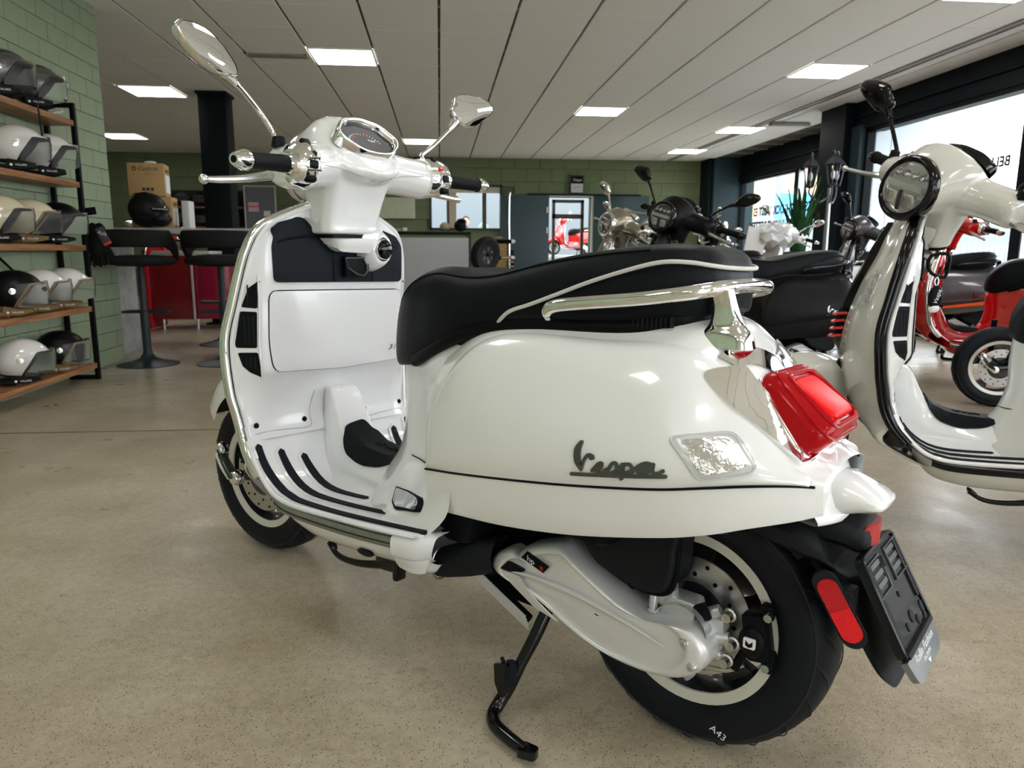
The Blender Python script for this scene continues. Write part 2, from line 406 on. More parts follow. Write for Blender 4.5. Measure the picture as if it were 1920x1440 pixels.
# walls of painted blocks
def block_wall(root,origin,udir,ndir,u0,u1,z0,z1,bw,bh,m,holes,lim,order,nm='block'):
    """blocks laid on a plane: origin + u*udir, normal ndir"""
    full=to_mesh(nm,box((0,0,0),(bw-.0035,.05,bh-.0035),.0018,1),30); o0=Vector(origin);u=Vector(udir);n=Vector(ndir)
    rot=math.atan2(u.y,u.x); rows=int(math.ceil((z1-z0)/bh)); L=[]
    for r in range(rows):
        zc=z0+bh*(r+.5); zz0=z0+bh*r; zz1=min(z1,zz0+bh)
        k0=u0-(bw/2 if r%2 else 0); c=k0
        while c<u1:
            a=max(c,u0);b=min(c+bw,u1)
            if b-a>.03:
                segs=[(a,b)]
                zlo,zhi=zz0,zz1
                for (h0,h1,hz0,hz1) in holes:
                    if zz0>=hz0-.06 and zz1<=hz1+.06:
                        ns_=[]
                        for s in segs:
                            if s[1]<=h0 or s[0]>=h1: ns_.append(s)
                            else:
                                if s[0]<h0-.02: ns_.append((s[0],h0))
                                if s[1]>h1+.02: ns_.append((h1,s[1]))
                        segs=ns_
                    elif zz1>hz0 and zz0<hz1 and b>h0 and a<h1:
                        if zz0<hz0: zhi=min(zhi,hz0)
                        if zz1>hz1: zlo=max(zlo,hz1)
                for s in segs: L.append((s[0],s[1],zlo,zhi))
            c+=bw
    L.sort(key=order)
    restg=[]
    for q,(a,b,c0,c1) in enumerate(L):
        j=random.uniform(-.0015,.0015)
        p=o0+u*((a+b)/2)+n*(-.025+j)
        if q<lim:
            if abs(b-a-bw)<1e-6 and abs(c1-c0-bh)<1e-6: O(nm,None,m,root,mesh=full,loc=(p.x,p.y,(c0+c1)/2),rot=(0,0,rot))
            else: O(nm,box((0,0,0),(b-a-.0035,.05,c1-c0-.0035),.0025,1),m,root,loc=(p.x,p.y,(c0+c1)/2),rot=(0,0,rot))
        else: restg.append(xf(box((0,0,0),(b-a-.0035,.05,c1-c0-.0035)),rot=(0,0,rot),loc=(p.x,p.y,(c0+c1)/2)))
    if restg:
        o=O(nm+'_field',cat(*restg),m,root); o['kind']='stuff'
wl=struct('wall_left',wall_box(WX-.30,WX-.03,YN,WE-.03,0,H+.03),MORTAR)
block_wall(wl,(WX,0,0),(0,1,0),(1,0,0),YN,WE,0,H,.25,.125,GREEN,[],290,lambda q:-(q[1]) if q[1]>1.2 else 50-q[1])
block_wall(wl,(WX-.33,WE,0),(1,0,0),(0,1,0),0,.30,0,H,.25,.125,GREEN,[],0,lambda q:0,'end_block')
# back wall with window and door openings
WIN=(-.16,1.22,1.32,2.15); DOOR=(2.18,3.06,0,1.96)
wb=sempty('wall_back')
def holes_wall(root,x0,x1,y0,y1,z1,holes,m,nm='wall_core'):
    xs=sorted(holes); c=x0; gs=[]
    for h0,h1,a,b in xs:
        gs.append(wall_box(c,h0,y0,y1,0,z1)); 
        if a>0: gs.append(wall_box(h0,h1,y0,y1,0,a))
        if b<z1: gs.append(wall_box(h0,h1,y0,y1,b,z1))
        c=h1
    gs.append(wall_box(c,x1,y0,y1,0,z1)); return O(nm,cat(*gs),m,root)
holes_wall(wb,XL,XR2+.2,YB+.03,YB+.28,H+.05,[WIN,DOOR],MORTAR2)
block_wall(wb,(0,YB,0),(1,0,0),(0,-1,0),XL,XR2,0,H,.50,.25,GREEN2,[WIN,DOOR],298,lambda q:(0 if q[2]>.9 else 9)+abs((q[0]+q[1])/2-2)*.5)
struct('wall_far_left',wall_box(XL-.25,XL,WE-.3,YB+.2,0,H+.05),GREEN2)
struct('wall_left_return',wall_box(XL,WX-.31,WE-.35,WE-.06,0,H+.05),GREEN2)
# window in the back wall
FRB=mat('brown_window_frame',(.10,.065,.045),.5); GLASS=mat('window_glass',(1,1,1),.0,trans=1.0,ior=1.03,spec=.2)
def frame_rect(x0,x1,z0,z1,y,w,d): return cat(wall_box(x0,x1,y,y+d,z0,z0+w),wall_box(x0,x1,y,y+d,z1-w,z1),wall_box(x0,x0+w,y,y+d,z0,z1),wall_box(x1-w,x1,y,y+d,z0,z1))
w1=struct('window_1',frame_rect(WIN[0]-.03,WIN[1]+.03,WIN[2]-.03,WIN[3]+.03,YB-.03,.045,.1),mat('green_black_trim',(.012,.03,.022),.5))
O('roller_blind',wall_box(WIN[0]+.02,WIN[1]-.02,YB+.01,YB+.05,WIN[3]-.13,WIN[3]),mat('cream_blind',(.62,.58,.46),.7),w1)
O('mullion',wall_box(.15,.2,YB+.02,YB+.08,WIN[2],WIN[3]),FRB,w1); O('mullion',wall_box(.86,.94,YB+.02,YB+.08,WIN[2],WIN[3]),FRB,w1)
O('curtain',wall_box(.19,.34,YB+.03,YB+.06,WIN[2],WIN[3]-.1),mat('beige_curtain',(.55,.47,.36),.8),w1)
O('pane',wall_box(WIN[0],WIN[1],YB+.09,YB+.096,WIN[2],WIN[3]),GLASS,w1)
# doorway in the back wall
d1=struct('door_1',cat(wall_box(DOOR[0]-.04,DOOR[0],YB-.05,YB+.1,0,DOOR[3]+.04),wall_box(DOOR[0]-.04,DOOR[1]+.04,YB-.05,YB+.1,DOOR[3],DOOR[3]+.05),wall_box(DOOR[1],DOOR[1]+.04,YB-.05,YB+.1,0,DOOR[3])),mat('door_trim_white',(.62,.6,.52),.5))
O('frame',cat(frame_rect(2.32,2.98,0,1.93,YB+.35,.06,.06),wall_box(2.32,2.98,YB+.35,YB+.41,1.55,1.64)),FRB,d1)
O('pane',wall_box(2.38,2.92,YB+.37,YB+.376,.06,1.9),GLASS,d1)
BLUE=mat('blue_grey_door',(.040,.070,.085),.5); TEAL=mat('teal_panel',(.006,.040,.042),.5)
o=O('sliding_door_leaf',cat(box((1.70,YB-.06,.99),(.98,.05,1.98),.004),),BLUE); tag(o,'blue grey sliding door leaf left of the doorway in the back wall','door')
for z in (1.1,1.5): O('door_hinge',box((2.15,YB-.10,z+.2),(.03,.03,.11)),WT,o)
o=O('sliding_door_panel',box((3.66,YB-.06,.99),(1.12,.05,1.98),.004),TEAL); tag(o,'dark teal panel on the back wall right of the doorway','panel')
o=O('door_track',box((2.9,YB-.08,2.0),(2.3,.03,.035)),DKGREY); tag(o,'dark rail above the doorway in the back wall','rail')
# outside room beyond
struct('wall_annex',wall_box(-3,4.4,YB+4.2,YB+4.3,0,2.5),mat('annex_pale',(.20,.23,.25),.8))
struct('wall_back_outer',wall_box(-30,30,YB+14,YB+14.3,0,2.2),mat('annex_grey',(.26,.29,.31),.8))

# right wall: columns, headers, windows
DK=mat('dark_green_black_frame',(.006,.011,.014),.45,spec=.08)
DK2=mat('slate_column',(.030,.052,.062),.5,spec=.15)
struct('wall_right_header',cat(wall_box(XR,XR+.35,YN,9.0,2.36,H+.05),wall_box(XR-.04,XR,YN,9.0,2.50,2.52)),DK)
struct('wall_right_header_far',cat(wall_box(XR2,XR2+.16,9.02,YB,2.34,H+.05),wall_box(XR2-.05,XR2,9.6,YB,2.44,2.47),wall_box(XR2-.03,XR2,9.6,YB,2.24,2.34)),DK)
struct('wall_right_column',wall_box(4.99,XR2+.1,9.02,9.62,0,H+.02),DK)
jog=struct('wall_right_cladding',wall_box(5.27,6.06,9.0,9.02,0,3.4),MORTAR)
for x0_,x1_ in ((5.27,5.38),(5.38,5.58),(5.58,6.06)): O('cladding_panel',wall_box(x0_+.004,x1_-.004,8.97,9.0,0,3.4),mat('pale_cladding',(.62,.70,.76),.5),jog)
struct('trim_1',wall_box(XR-.05,XR+.12,8.80,9.0,0,2.4),DK2)
struct('wall_right_corner',wall_box(5.38,XR2+.3,14.42,YB+.1,0,H+.02),DK2)
struct('trim_2',wall_box(5.30,5.38,14.50,YB,0,H+.02),DK)
struct('wall_right_sill',wall_box(XR,XR+.3,YN,9.0,0,.28),DK)
struct('wall_right_sill_far',wall_box(XR2,XR2+.16,9.6,YB,0,.35),DK)
FRN=mat('window_frame_black',(.006,.009,.011),.45,spec=.08); FRG=mat('frame_edge_light',(.42,.46,.50),.35,metal=.5)
nW=2
def side_window(x,y0,y1,z0,z1,muls,n):
    w=struct('window_%d'%n,cat(wall_box(x+.02,x+.12,y0,y1,z0,z0+.05),wall_box(x+.02,x+.12,y0,y1,z1-.05,z1),wall_box(x+.02,x+.12,y0,y0+.05,z0,z1),wall_box(x+.02,x+.12,y1-.05,y1,z0,z1)),FRN)
    for y in muls: O('mullion',wall_box(x-.01,x+.13,y-.055,y+.055,z0,z1),FRN,w); O('mullion_edge',cat(wall_box(x+.0,x+.10,y-.075,y-.055,z0,z1),wall_box(x+.0,x+.1,y+.055,y+.068,z0,z1)),FRG,w)
    ys=[y0]+list(muls)+[y1]
    for a,b in zip(ys,ys[1:]): O('pane',wall_box(x+.08,x+.086,a+.03,b-.03,z0+.03,z1-.03),GLASS,w)
    return w
wn=side_window(XR,YN+.2,8.80,.28,2.36,[-3.4,-.9,1.6,4.0,6.22],2)
wf=side_window(XR2,9.62,14.42,.35,2.26,[12.05],3)
struct('wall_right_end',wall_box(XR,XR+.35,YN-.3,YN+.2,0,H+.05),DK)
# wall behind the photographer with a wide window front
struct('wall_near',cat(wall_box(XL,.6,YN-.25,YN,0,H+.05),wall_box(4.6,XR2+.3,YN-.25,YN,0,H+.05),wall_box(.6,4.6,YN-.25,YN,2.3,H+.05),wall_box(.6,4.6,YN-.25,YN,0,.3)),mat('pale_wall',(.6,.6,.56),.8))
wnr=struct('window_4',cat(*[wall_box(a-.05,a+.05,YN-.18,YN-.05,.3,2.3) for a in (.65,1.9,3.2,4.55)]),FRN)
# lettering on the glass, seen mirrored from inside
LETT=mat('glass_lettering',(.04,.045,.06),.7,spec=.1)
def glass_text(s,y,z,size,x=XR,shift=.070,par=None):
    g=text(s,size,.002,'LEFT',off=size*.035); v=np.array(g[0]); return O('lettering',(np.stack([np.full(len(v),x+shift-.004)+v[:,2],y+v[:,0],z+v[:,1]],1),g[1]),LETT,par)
glass_text('BEI UNS',6.47,1.72,.13,par=wn).scale=(1,1,1); glass_text('OPEN',7.9,1.63,.07,par=wn)
glass_text('BESSER SCHLUCK LASST ES',11.9,1.62,.21,XR2,par=wf).scale=(1,.96,1)
glass_text('BESEL NICHT RETTEN',11.95,1.36,.21,XR2,par=wf)
# floor expansion joint lines
o=struct('trim_3',cat(box((-.9,3.72,.0008),(3.4,.012,.0016)),),mat('joint_sealant',(.16,.11,.06),.7))
o=struct('trim_4',cat(box((-2.9,8.9,.0008),(.012,4.4,.0016),rot=None),),mat('joint_pale',(.36,.28,.18),.7))

# ---- outside
struct('ground_outside',cat(box((40,10,-.16),(70,120,.1)),box((-5,45,-.17),(110,60,.1)),box((-5,-40,-.17),(110,60,.1))),mat('pavement',(.42,.42,.41),.9))
GR=mat('grass',(.10,.20,.05),.9)
struct('lawn_outside',box((22,28,-.09),(20,40,.05)),GR)
b=thing('orange_building','low orange building far outside the window','building',(25,52,0))
O('wall',box((0,0,3.2),(16,8,6.4)),mat('orange_render_hazed',(.80,.50,.34),.7),b); O('roof',box((0,0,6.5),(16.6,8.6,.3)),mat('roof_pale',(.6,.6,.6),.7),b)  # orange is desaturated, the washed-out haze is put into its colour
for k in range(5): O('window',box((-6+k*3,-4.0,3.6),(1.8,.1,1.4)),mat('far_glass',(.25,.3,.35),.2),b)
b=thing('white_building','long white building far outside behind the flags','building',(14,62,0)); O('wall',box((-2,0,3.5),(16,8,7)),mat('white_render',(.75,.76,.78),.7),b); O('roof',box((-2,0,7.1),(16.6,8.6,.2)),mat('roof_pale',(.6,.6,.6),.7),b)
fc=thing('picket_fence','pale picket fence outside beyond the lawn','fence',(15,24,0))
for k in range(40): O('picket',box((-3+k*.32,0.35*k*.32,.6),(.10,.03,1.2)),mat('fence_grey',(.52,.55,.58),.8),fc)

# flags, sign, poles outside; the blues are paled to paint in bright haze
def flag(x,y,label,c,h=4.6):
    t=thing('flag',label,'flag',(x,y,0))
    O('pole',tube([(0,0,0),(0,0,h)],.05,8,1),mat('pole_white',(.7,.7,.7),.4),t)
    O('cloth',plate([(.05,h),(.35,h-1.2),(.55,h-2.6),(.60,h-4.2),(.05,h-4.2)],'y',0,.03),c,t)
flag(13.75,30,'tall blue and white beach flag outside the far window',mat('flag_blue_hazed',(.25,.38,.58),.8),4.8)
flag(12.1,30,'narrow dark flag on a white pole, left of the blue beach flag outside',mat('flag_navy_hazed',(.25,.30,.42),.8),4.4)
t=thing('roadside_sign','blue roadside sign with white line drawing outside the window','sign',(14.2,29,0))
SB=mat('sign_blue_hazed',(.10,.45,.80),.5)
O('board',box((0,0,2.55),(1.3,.1,1.3)),SB,t); O('post',tube([(-.5,0,0),(-.5,0,2)],.05,8,1),WT,t); O('post',tube([(.5,0,0),(.5,0,2)],.05,8,1),WT,t)
O('drawing',cat(tube([(-.5,-.06,2.25),(-.15,-.06,2.25),(-.05,-.06,2.45),(.1,-.06,2.5),(.2,-.06,2.35)],.05,6,3),tube([(-.5,-.06,2.6),(-.2,-.06,2.65)],.05,6,1),tube([(.35,-.06,2.1),(.4,-.06,2.7)],.05,6,1)),WT,t)
# ============================================================ the scooter (local frame: x forward, y left, z up; origin on the floor under the rear axle)
AX=Vector((-math.sin(R(26.5)),0,math.cos(R(26.5)))); SO=Vector((1.05,0,.95))
def SM(a): return Matrix.Translation(SO)@Matrix.Rotation(a,4,AX)@Matrix.Translation(-SO)
A0=.0752
UNS=SM(-A0)
def un(P): return [tuple(UNS@Vector(p)) for p in P]
NEUTRAL=['headset','neck_shroud']
def build_scooter(label,group=None):
    t=thing('scooter',label,'scooter',group=group); st=[]
    def P(name,g,m,par=t,angle=40,steer=False,label=None):
        o=O(name,g,m,par,angle,label)
        if steer: o['st']=1
        return o
    def ring2(c,ax1,ax2,n=16,p=2.4):
        out=[]
        for k in range(n):
            w=2*PI*k/n; cw,sw=math.cos(w),math.sin(w); r=(abs(cw)**p+abs(sw)**p)**(-1/p)
            out.append(tuple(np.array(c)+np.array(ax1)*r*cw+np.array(ax2)*r*sw))
        return out
    # ---------------- rear body loft (half profiles y,z from top centre down)
    S=[(.52,[(0,.70),(.08,.70),(.13,.685),(.165,.645),(.188,.60),(.202,.535),(.206,.45),(.204,.405),(.20,.37)]),
       (.42,[(0,.755),(.09,.752),(.142,.733),(.183,.69),(.207,.625),(.219,.545),(.222,.463),(.217,.41),(.209,.377)]),
       (.30,[(0,.765),(.11,.762),(.155,.740),(.195,.69),(.219,.62),(.230,.55),(.230,.478),(.223,.42),(.213,.386)]),
       (.15,[(0,.765),(.115,.760),(.155,.738),(.195,.69),(.221,.62),(.233,.56),(.233,.498),(.227,.44),(.216,.408)]),
       (0,[(0,.785),(.09,.778),(.134,.745),(.174,.70),(.203,.64),(.222,.58),(.227,.521),(.221,.47),(.211,.440)]),
       (-.08,[(0,.742),(.055,.738),(.098,.718),(.138,.668),(.172,.612),(.202,.575),(.210,.536),(.206,.49),(.198,.461)]),
       (-.14,[(0,.655),(.055,.651),(.083,.640),(.113,.617),(.146,.590),(.176,.568),(.183,.545),(.180,.51),(.173,.480)]),
       (-.19,[(0,.585),(.05,.585),(.076,.580),(.098,.574),(.122,.565),(.143,.56),(.149,.548),(.146,.52),(.139,.493)]),
       (-.225,[(0,.565),(.04,.565),(.066,.562),(.085,.56),(.10,.555),(.111,.552),(.115,.545),(.112,.525),(.107,.503)])]
    rows=[[(x,y,z) for y,z in pr] for x,pr in S]
    SB=[np.array(cr(r,6)) for r in rows]; G=np.array(SB); xs_=[s[0] for s in S]
    GG=np.stack([cr(G[:,j],6) for j in range(G.shape[1])],1)      # fine half grid [u][v]
    nu_,nv_=GG.shape[:2]
    def BS(u,v):     # bilinear lookup u in 0..8 stations, v in 0..8 profile points
        a=min(max(u*6,0),nu_-1.001);b=min(max(v*6,0),nv_-1.001);i,j=int(a),int(b);f,g=a-i,b-j
        return (1-f)*((1-g)*GG[i,j]+g*GG[i,j+1])+f*((1-g)*GG[i+1,j]+g*GG[i+1,j+1])
    full=[ [ (x,y,z) for (x,y,z) in r[::-1]]+[(x,-y,z) for (x,y,z) in r[1:]] for r in rows]
    body=loft(full,6,6)
    v=body[0]
    # inner lip so the lower rim has thickness
    lip=[]
    for s in (1,-1):
        e=np.array([q[-1] for q in rows]); 
        lr=[[ (p[0],s*p[1],p[2]),(p[0],s*(p[1]-.006),p[2]-.003),(p[0],s*(p[1]-.02),p[2]+.03)] for p in e]
        lip.append(loft(lr,6,2))
    P('rear_body',cat(body,*lip),WHITE)
    # front column of the body, plan sections
    C=[(.285,[(.86,0),(.85,.07),(.80,.13),(.73,.175),(.68,.200),(.62,.218),(.57,.230),(.535,.232)]),
       (.33,[(.845,0),(.83,.065),(.77,.115),(.70,.155),(.64,.185),(.57,.208),(.52,.218),(.482,.222)]),
       (.375,[(.82,0),(.80,.055),(.74,.098),(.67,.13),(.61,.158),(.55,.192),(.49,.213),(.445,.220)]),
       (.43,[(.785,0),(.765,.048),(.715,.085),(.66,.108),(.60,.132),(.54,.168),(.49,.20),(.44,.216)]),
       (.50,[(.768,0),(.752,.043),(.71,.078),(.65,.102),(.59,.128),(.54,.160),(.495,.192),(.44,.212)]),
       (.58,[(.770,0),(.754,.043),(.71,.075),(.65,.100),(.59,.128),(.54,.158),(.49,.190),(.43,.205)]),
       (.655,[(.760,0),(.742,.042),(.70,.073),(.64,.100),(.59,.125),(.54,.145),(.48,.165),(.42,.180)]),
       (.70,[(.70,0),(.69,.04),(.66,.07),(.62,.095),(.57,.115),(.52,.13),(.47,.145),(.42,.150)])]
    rows2=[[ (x,y,z) for x,y in pr[::-1]]+[(x,-y,z) for x,y in pr[1:]] for z,pr in C]
    P('body_column',loft(rows2,6,6),WHITE)
    # seam line across the column and vertical crease
    ln=[(.700,.0835,.431),(.66,.1075,.4335),(.62,.124,.4355),(.575,.147,.437)]
    P('panel_gap',both(tube([(.787,0,.428),(.766,.049,.4295)]+ln,.0016,6,3)),BLK)
    # side cowls: separate raised panels over the body
    for s,nm in ((1,'left'),(-1,'right')):
        # panel outline in (u,v): u station 0..8, v profile 0..8 ; seam is v=6
        pts=[(-.02,6.0),(.04,5.2),(.18,4.35),(.42,3.55),(.75,2.9),(1.2,2.35),(1.7,2.0),(2.5,1.86),(3.3,1.9),(4.1,2.1),(4.9,2.45),(5.6,2.9),(6.3,3.4),(7.0,4.0),(7.45,4.8),(7.62,5.6),(7.55,5.98)]
        top=cr(pts,3); bot=[(u,6.0) for u in np.linspace(7.5,0.05,46)]
        # strip grid between the top curve and the seam (same u)
        V=[];cols=[]
        us=list(np.linspace(0.0,7.55,70)); 
        tu=top[:,0];tv=top[:,1]; order_=np.argsort(tu); tu=tu[order_]; tv=tv[order_]
        n=16; VV=[]
        for u in us:
            v0=float(np.interp(u,tu,tv)); 
            for k in range(n+1):
                v=v0+(6.0-v0)*k/n; VV.append(BS(u,v))
        VV=np.array(VV).reshape(len(us),n+1,3)
        du=np.gradient(VV,axis=0);dv=np.gradient(VV,axis=1);N=np.cross(du,dv);N/=np.linalg.norm(N,axis=2,keepdims=True)+1e-12
        if N[35,8,1]<0: N=-N
        # rounded offset: 0 at the border, 5.5 mm inside
        ku=np.minimum(np.arange(len(us)),len(us)-1-np.arange(len(us)))[:,None]; kv=np.minimum(np.arange(n+1),n-np.arange(n+1))[None,:]
        k=np.minimum(ku,kv*1.0); off=np.where(k<=0,-.002,np.where(k==1,.0045,.0062))
        T=VV+N*off[...,None]
        g=(T.reshape(-1,3),gridf(len(us),n+1))
        if s<0: g=mirror(g)
        P('side_cowl',g,WHITE,label=nm+' engine side cowl' )
        seam=[BS(u,6.0)+np.array((0,.0012,0)) for u in np.linspace(0,7.7,40)]
        g=tube(seam,.0022,6,0); P('panel_gap',g if s>0 else mirror(g),BLK)
    # tail centre piece with beak
    tail=loft([[(xc_+((xk-xc_)*(abs(q)**2.2)),.118*q*wq,z) for q in (-1,-.92,-.75,-.5,-.25,0,.25,.5,.75,.92,1)] for z,xc_,xk,wq in ((.60,-.17,-.155,.98),(.575,-.203,-.178,1.0),(.553,-.218,-.190,1.0),(.53,-.228,-.199,.97),(.505,-.238,-.208,.93),(.484,-.246,-.218,.88),(.478,-.235,-.210,.84),(.482,-.18,-.17,.8))],4,3)
    beak=loft([ring2((x,0,(zt+zb)/2),(0,w,0),(0,0,(zt-zb)/2),18,3.0) for x,zt,zb,w in ((-.20,.552,.480,.062),(-.235,.545,.484,.062),(-.258,.536,.491,.058),(-.280,.524,.497,.054),(-.291,.517,.502,.047),(-.295,.513,.506,.030))],4,1,cv=True,cap=True)
    P('tail_centre',tail,WHITE); P('tail_beak',beak,WHITE)
    # ---------------- tail lamp in a chrome surround
    def lampsec(o0,sy,sz,cx):  # rounded trapezoid ring in plane across
        return
    ax=np.array((-.52,0,-.0)); 
    # lamp axis points backwards/up; its face plane is tilted: top (-.10,z.69) bottom (-.21,z.57)
    up=np.array((.092,0,.120)); up/=np.linalg.norm(up); nr=np.array((-up[2],0,up[0])); c0=np.array((-.139,0,.635))
    shape=rpoly([(-.090,.070),(.090,.070),(.098,-.078),(-.098,-.078)],.034,5)
    def ring(sc,d,dy=0,k=1.0): return [tuple(c0+up*(b*sc*k+dy)+nr*d*(1-.22*b/.076 if d>.02 else 1)+np.array((0,a*sc,0))) for a,b in shape]
    P('lamp_surround',loft([ring(1.13,-.045),ring(1.14,-.012),ring(1.11,.004),ring(1.04,.010),ring(.98,.006)],3,0,cv=True),CHROME)
    # chrome wings running forward on both sides
    lamp=P('tail_lamp',loft([ring(1.0,-.02),ring(1.0,.006),ring(.985,.018),ring(.94,.032),ring(.85,.043),ring(.74,.050),ring(.66,.054),ring(.63,.047)],3,0,cv=True,cap=True),REDL)
    P('lamp_core',loft([ring(.58,.030),ring(.57,.050),ring(.50,.054)],3,0,cv=True,cap=True),REDI,lamp)
    P('lamp_rib',cat(*[tube(ring(k,.012+d,0),.0022,6,0,closed=True) for k,d in ((.89,.027),(.74,.038))]),REDL,lamp)
    # ---------------- black tail section: undertray, mudguard, small reflector, plate holder
    hug=loft([ring2(c,(d*nx,0,d*nz),(0,w,0),16,3.5) for c,nx,nz,d,w in (((-.10,0,.462),0,1,.020,.105),((-.17,0,.448),.2,.98,.030,.100),((-.222,0,.432),.5,.86,.036,.086),((-.250,0,.400),.9,.43,.028,.078),((-.268,0,.350),.95,.3,.022,.076),((-.292,0,.300),.9,.43,.018,.072),((-.316,0,.254),.87,.5,.014,.060),((-.330,0,.236),.85,.52,.008,.044))],4,1,cv=True,cap=True)
    nose=loft([ring2((x,0,z),(0,w,0),(0,0,h),16,2.6) for x,z,w,h in ((-.19,.462,.070,.022),(-.235,.462,.064,.028),(-.262,.456,.056,.030),(-.274,.452,.046,.024),(-.278,.450,.03,.012))],4,1,cv=True,cap=True)
    P('rear_mudguard',cat(hug,nose),BLKM)
    P('mudguard_arch',loft([[(.27*math.cos(a)*1.0,y,.2435+.272*math.sin(a)) for y in (-.085,-.07,-.03,0,.03,.07,.085)] for a in np.linspace(R(20),R(160),12)],2,2),BLKM)
    P('mudguard_side',both(loft([[((.250+.03*k)*math.cos(a),.080,.2435+(.250+.03*k)*math.sin(a)) for k in (0,1)] for a in np.linspace(R(100),R(138),6)],2,0)),BLKM)
    rf=P('tail_reflector',patch(rpoly([(-.046,-.016),(.046,-.016),(.040,.018),(-.040,.018)],.010),lambda a,b:(-.2790+abs(a)**1.6*2.1,a,.458+b),.005,.01,.02,out=(-1,0,0)),REFL)
    # side reflectors on stalks
    for s in (1,-1):
        d=np.array((-.055,0,-.083));d/=np.linalg.norm(d);q=np.array((.83,0,-.55)); cc=np.array((-.262,s*.115,.366))
        pl=[ (math.cos(w)*.015+0,(.034 if math.sin(w)>0 else -.034)+math.sin(w)*.015) for w in np.linspace(0,2*PI,24,endpoint=False)]
        def fr(sc,dd): 
            return lambda a,b: tuple(cc+d*(-b*sc)+np.array((-.35,s*.94,-.0))*dd+np.array((.835,s*.31,-.45))*a*sc)
        o=P('side_reflector',prism(pl,fr(1,.003),fr(1,.007)),REFL)
        P('reflector_half',prism([(a,b) for a,b in pl if b<.002]+[( -.015,.002),(.015,.002)][::1] if False else [(-.015,.0),(.015,.0)]+[(math.cos(w)*.015,-.034+math.sin(w)*.015) for w in np.linspace(2*PI,PI,12)],fr(1,.0068),fr(1,.0076)),mat('reflector_bright',(.75,.01,.012),.25,bump=.8,scale=700,spec=.2),o)
        P('reflector_mount',cat(prism(pl,fr(1.22,-.006),fr(1.22,.004)),box((-.262,s*.088,.365),(.03,.04,.055),.004)),BLKM,o)
    # number plate carrier
    pt=np.array((-.278,0,.441)); pb=np.array((-.354,0,.303)); dn=(pb-pt)/np.linalg.norm(pb-pt); nn=np.array((dn[2],0,-dn[0])); 
    if nn[0]>0: nn=-nn
    HL=.2093
    def PL(a,b,d=0): return tuple(pt+dn*b*.7525+nn*d+np.array((0,a,0)))
    pc=P('plate_carrier',cat(prism(rpoly([(-.094,0),(.094,0),(.094,HL),(-.094,HL)],.02),lambda a,b:PL(a,b,-.010),lambda a,b:PL(a,b,0)),
        *[tube([PL(*q,.0015) for q in rpoly([(-.090,.004),(.090,.004),(.090,HL-.004),(-.090,HL-.004)],.018,3)],.0035,6,0,closed=True)]),mat('carrier_black',(.006,.008,.010),.25,coat=.15,spec=.2))
    CB=mat('carrier_hole',(.002,.002,.002),.8); CG=mat('carrier_grey_rib',(.07,.075,.08),.3)
    for sx in (-.052,.052):
        for k in range(3): P('slot',prism(rpoly([(sx-.030,.026+k*.019),(sx+.030,.026+k*.019),(sx+.030,.036+k*.019),(sx-.030,.036+k*.019)],.003),lambda a,b:PL(a,b,0),lambda a,b:PL(a,b,.0015)),CG,pc)
        P('rib',prism(rpoly([(sx*1.5-.006,.02),(sx*1.5+.006,.02),(sx*1.5+.006,.15),(sx*1.5-.006,.15)],.005),lambda a,b:PL(a,b,0),lambda a,b:PL(a,b,.003)),CB,pc)
        P('rib',tube([PL(sx-.036,.02,.002),PL(sx+.034,.02,.002),PL(sx+.034,.088,.002),PL(sx-.036,.088,.002)],.0018,6,0,closed=True),CG,pc)
    for a,b,ra,rb in ((.0,.04,.006,.011),(-.075,.172,.008,.013),(-.073,.196,.008,.013),(.075,.150,.008,.014),(.073,.176,.008,.014),(-.012,.165,.010,.013),(-.035,.182,.007,.010),(.022,.172,.006,.009),(.0,.112,.004,.006)):
        P('hole',prism([(a+ra*math.cos(w),b+rb*math.sin(w)) for w in np.linspace(0,2*PI,14,endpoint=False)],lambda a,b:PL(a,b,0),lambda a,b:PL(a,b,.0016)),CB,pc)
    P('clip_bar',prism([(-.085,HL-.012),(.085,HL-.012),(.085,HL-.002),(-.085,HL-.002)],lambda a,b:PL(a,b,0),lambda a,b:PL(a,b,.006)),CB,pc)
    gp=P('dealer_plate',prism(rpoly([(-.094,HL),(.094,HL),(.080,HL+.052),(-.080,HL+.052)],[.003,.003,.018,.018]),lambda a,b:PL(a,b,-.008),lambda a,b:PL(a,b,.002)),mat('grey_plate',(.22,.235,.25),.3,metal=.6,coat=.5))
    for s_,z_,w_ in (('Rollin Fashion',.014,.022),('SALZBURG',.030,.010)):
        g=text(s_,w_,.0006,shear=.3); vv=np.array(g[0]); P('lettering',(np.array([PL(-(-p[0])*-1 if False else -p[0]*-1*-1 ,HL+z_-p[1],.0025+p[2]) for p in vv]),g[1]),WT,gp)
    P('triangle_mark',prism([(.008,HL+.038),(-.008,HL+.038),(0,HL+.047)],lambda a,b:PL(a,b,.002),lambda a,b:PL(a,b,.003)),WT,gp)
    # ---------------- seat
    SS=[(.777,.69,.655,.030),(.768,.725,.637,.055),(.745,.768,.628,.080),(.712,.803,.632,.103),(.67,.832,.643,.120),(.62,.850,.660,.133),(.56,.856,.690,.147),(.48,.846,.725,.158),(.40,.850,.748,.158),(.30,.873,.756,.156),(.22,.887,.760,.153),(.14,.897,.763,.149),(.08,.902,.768,.142),(.04,.903,.775,.132),(.005,.898,.782,.114),(-.018,.884,.788,.090),(-.030,.86,.795,.055)]
    rows=[]
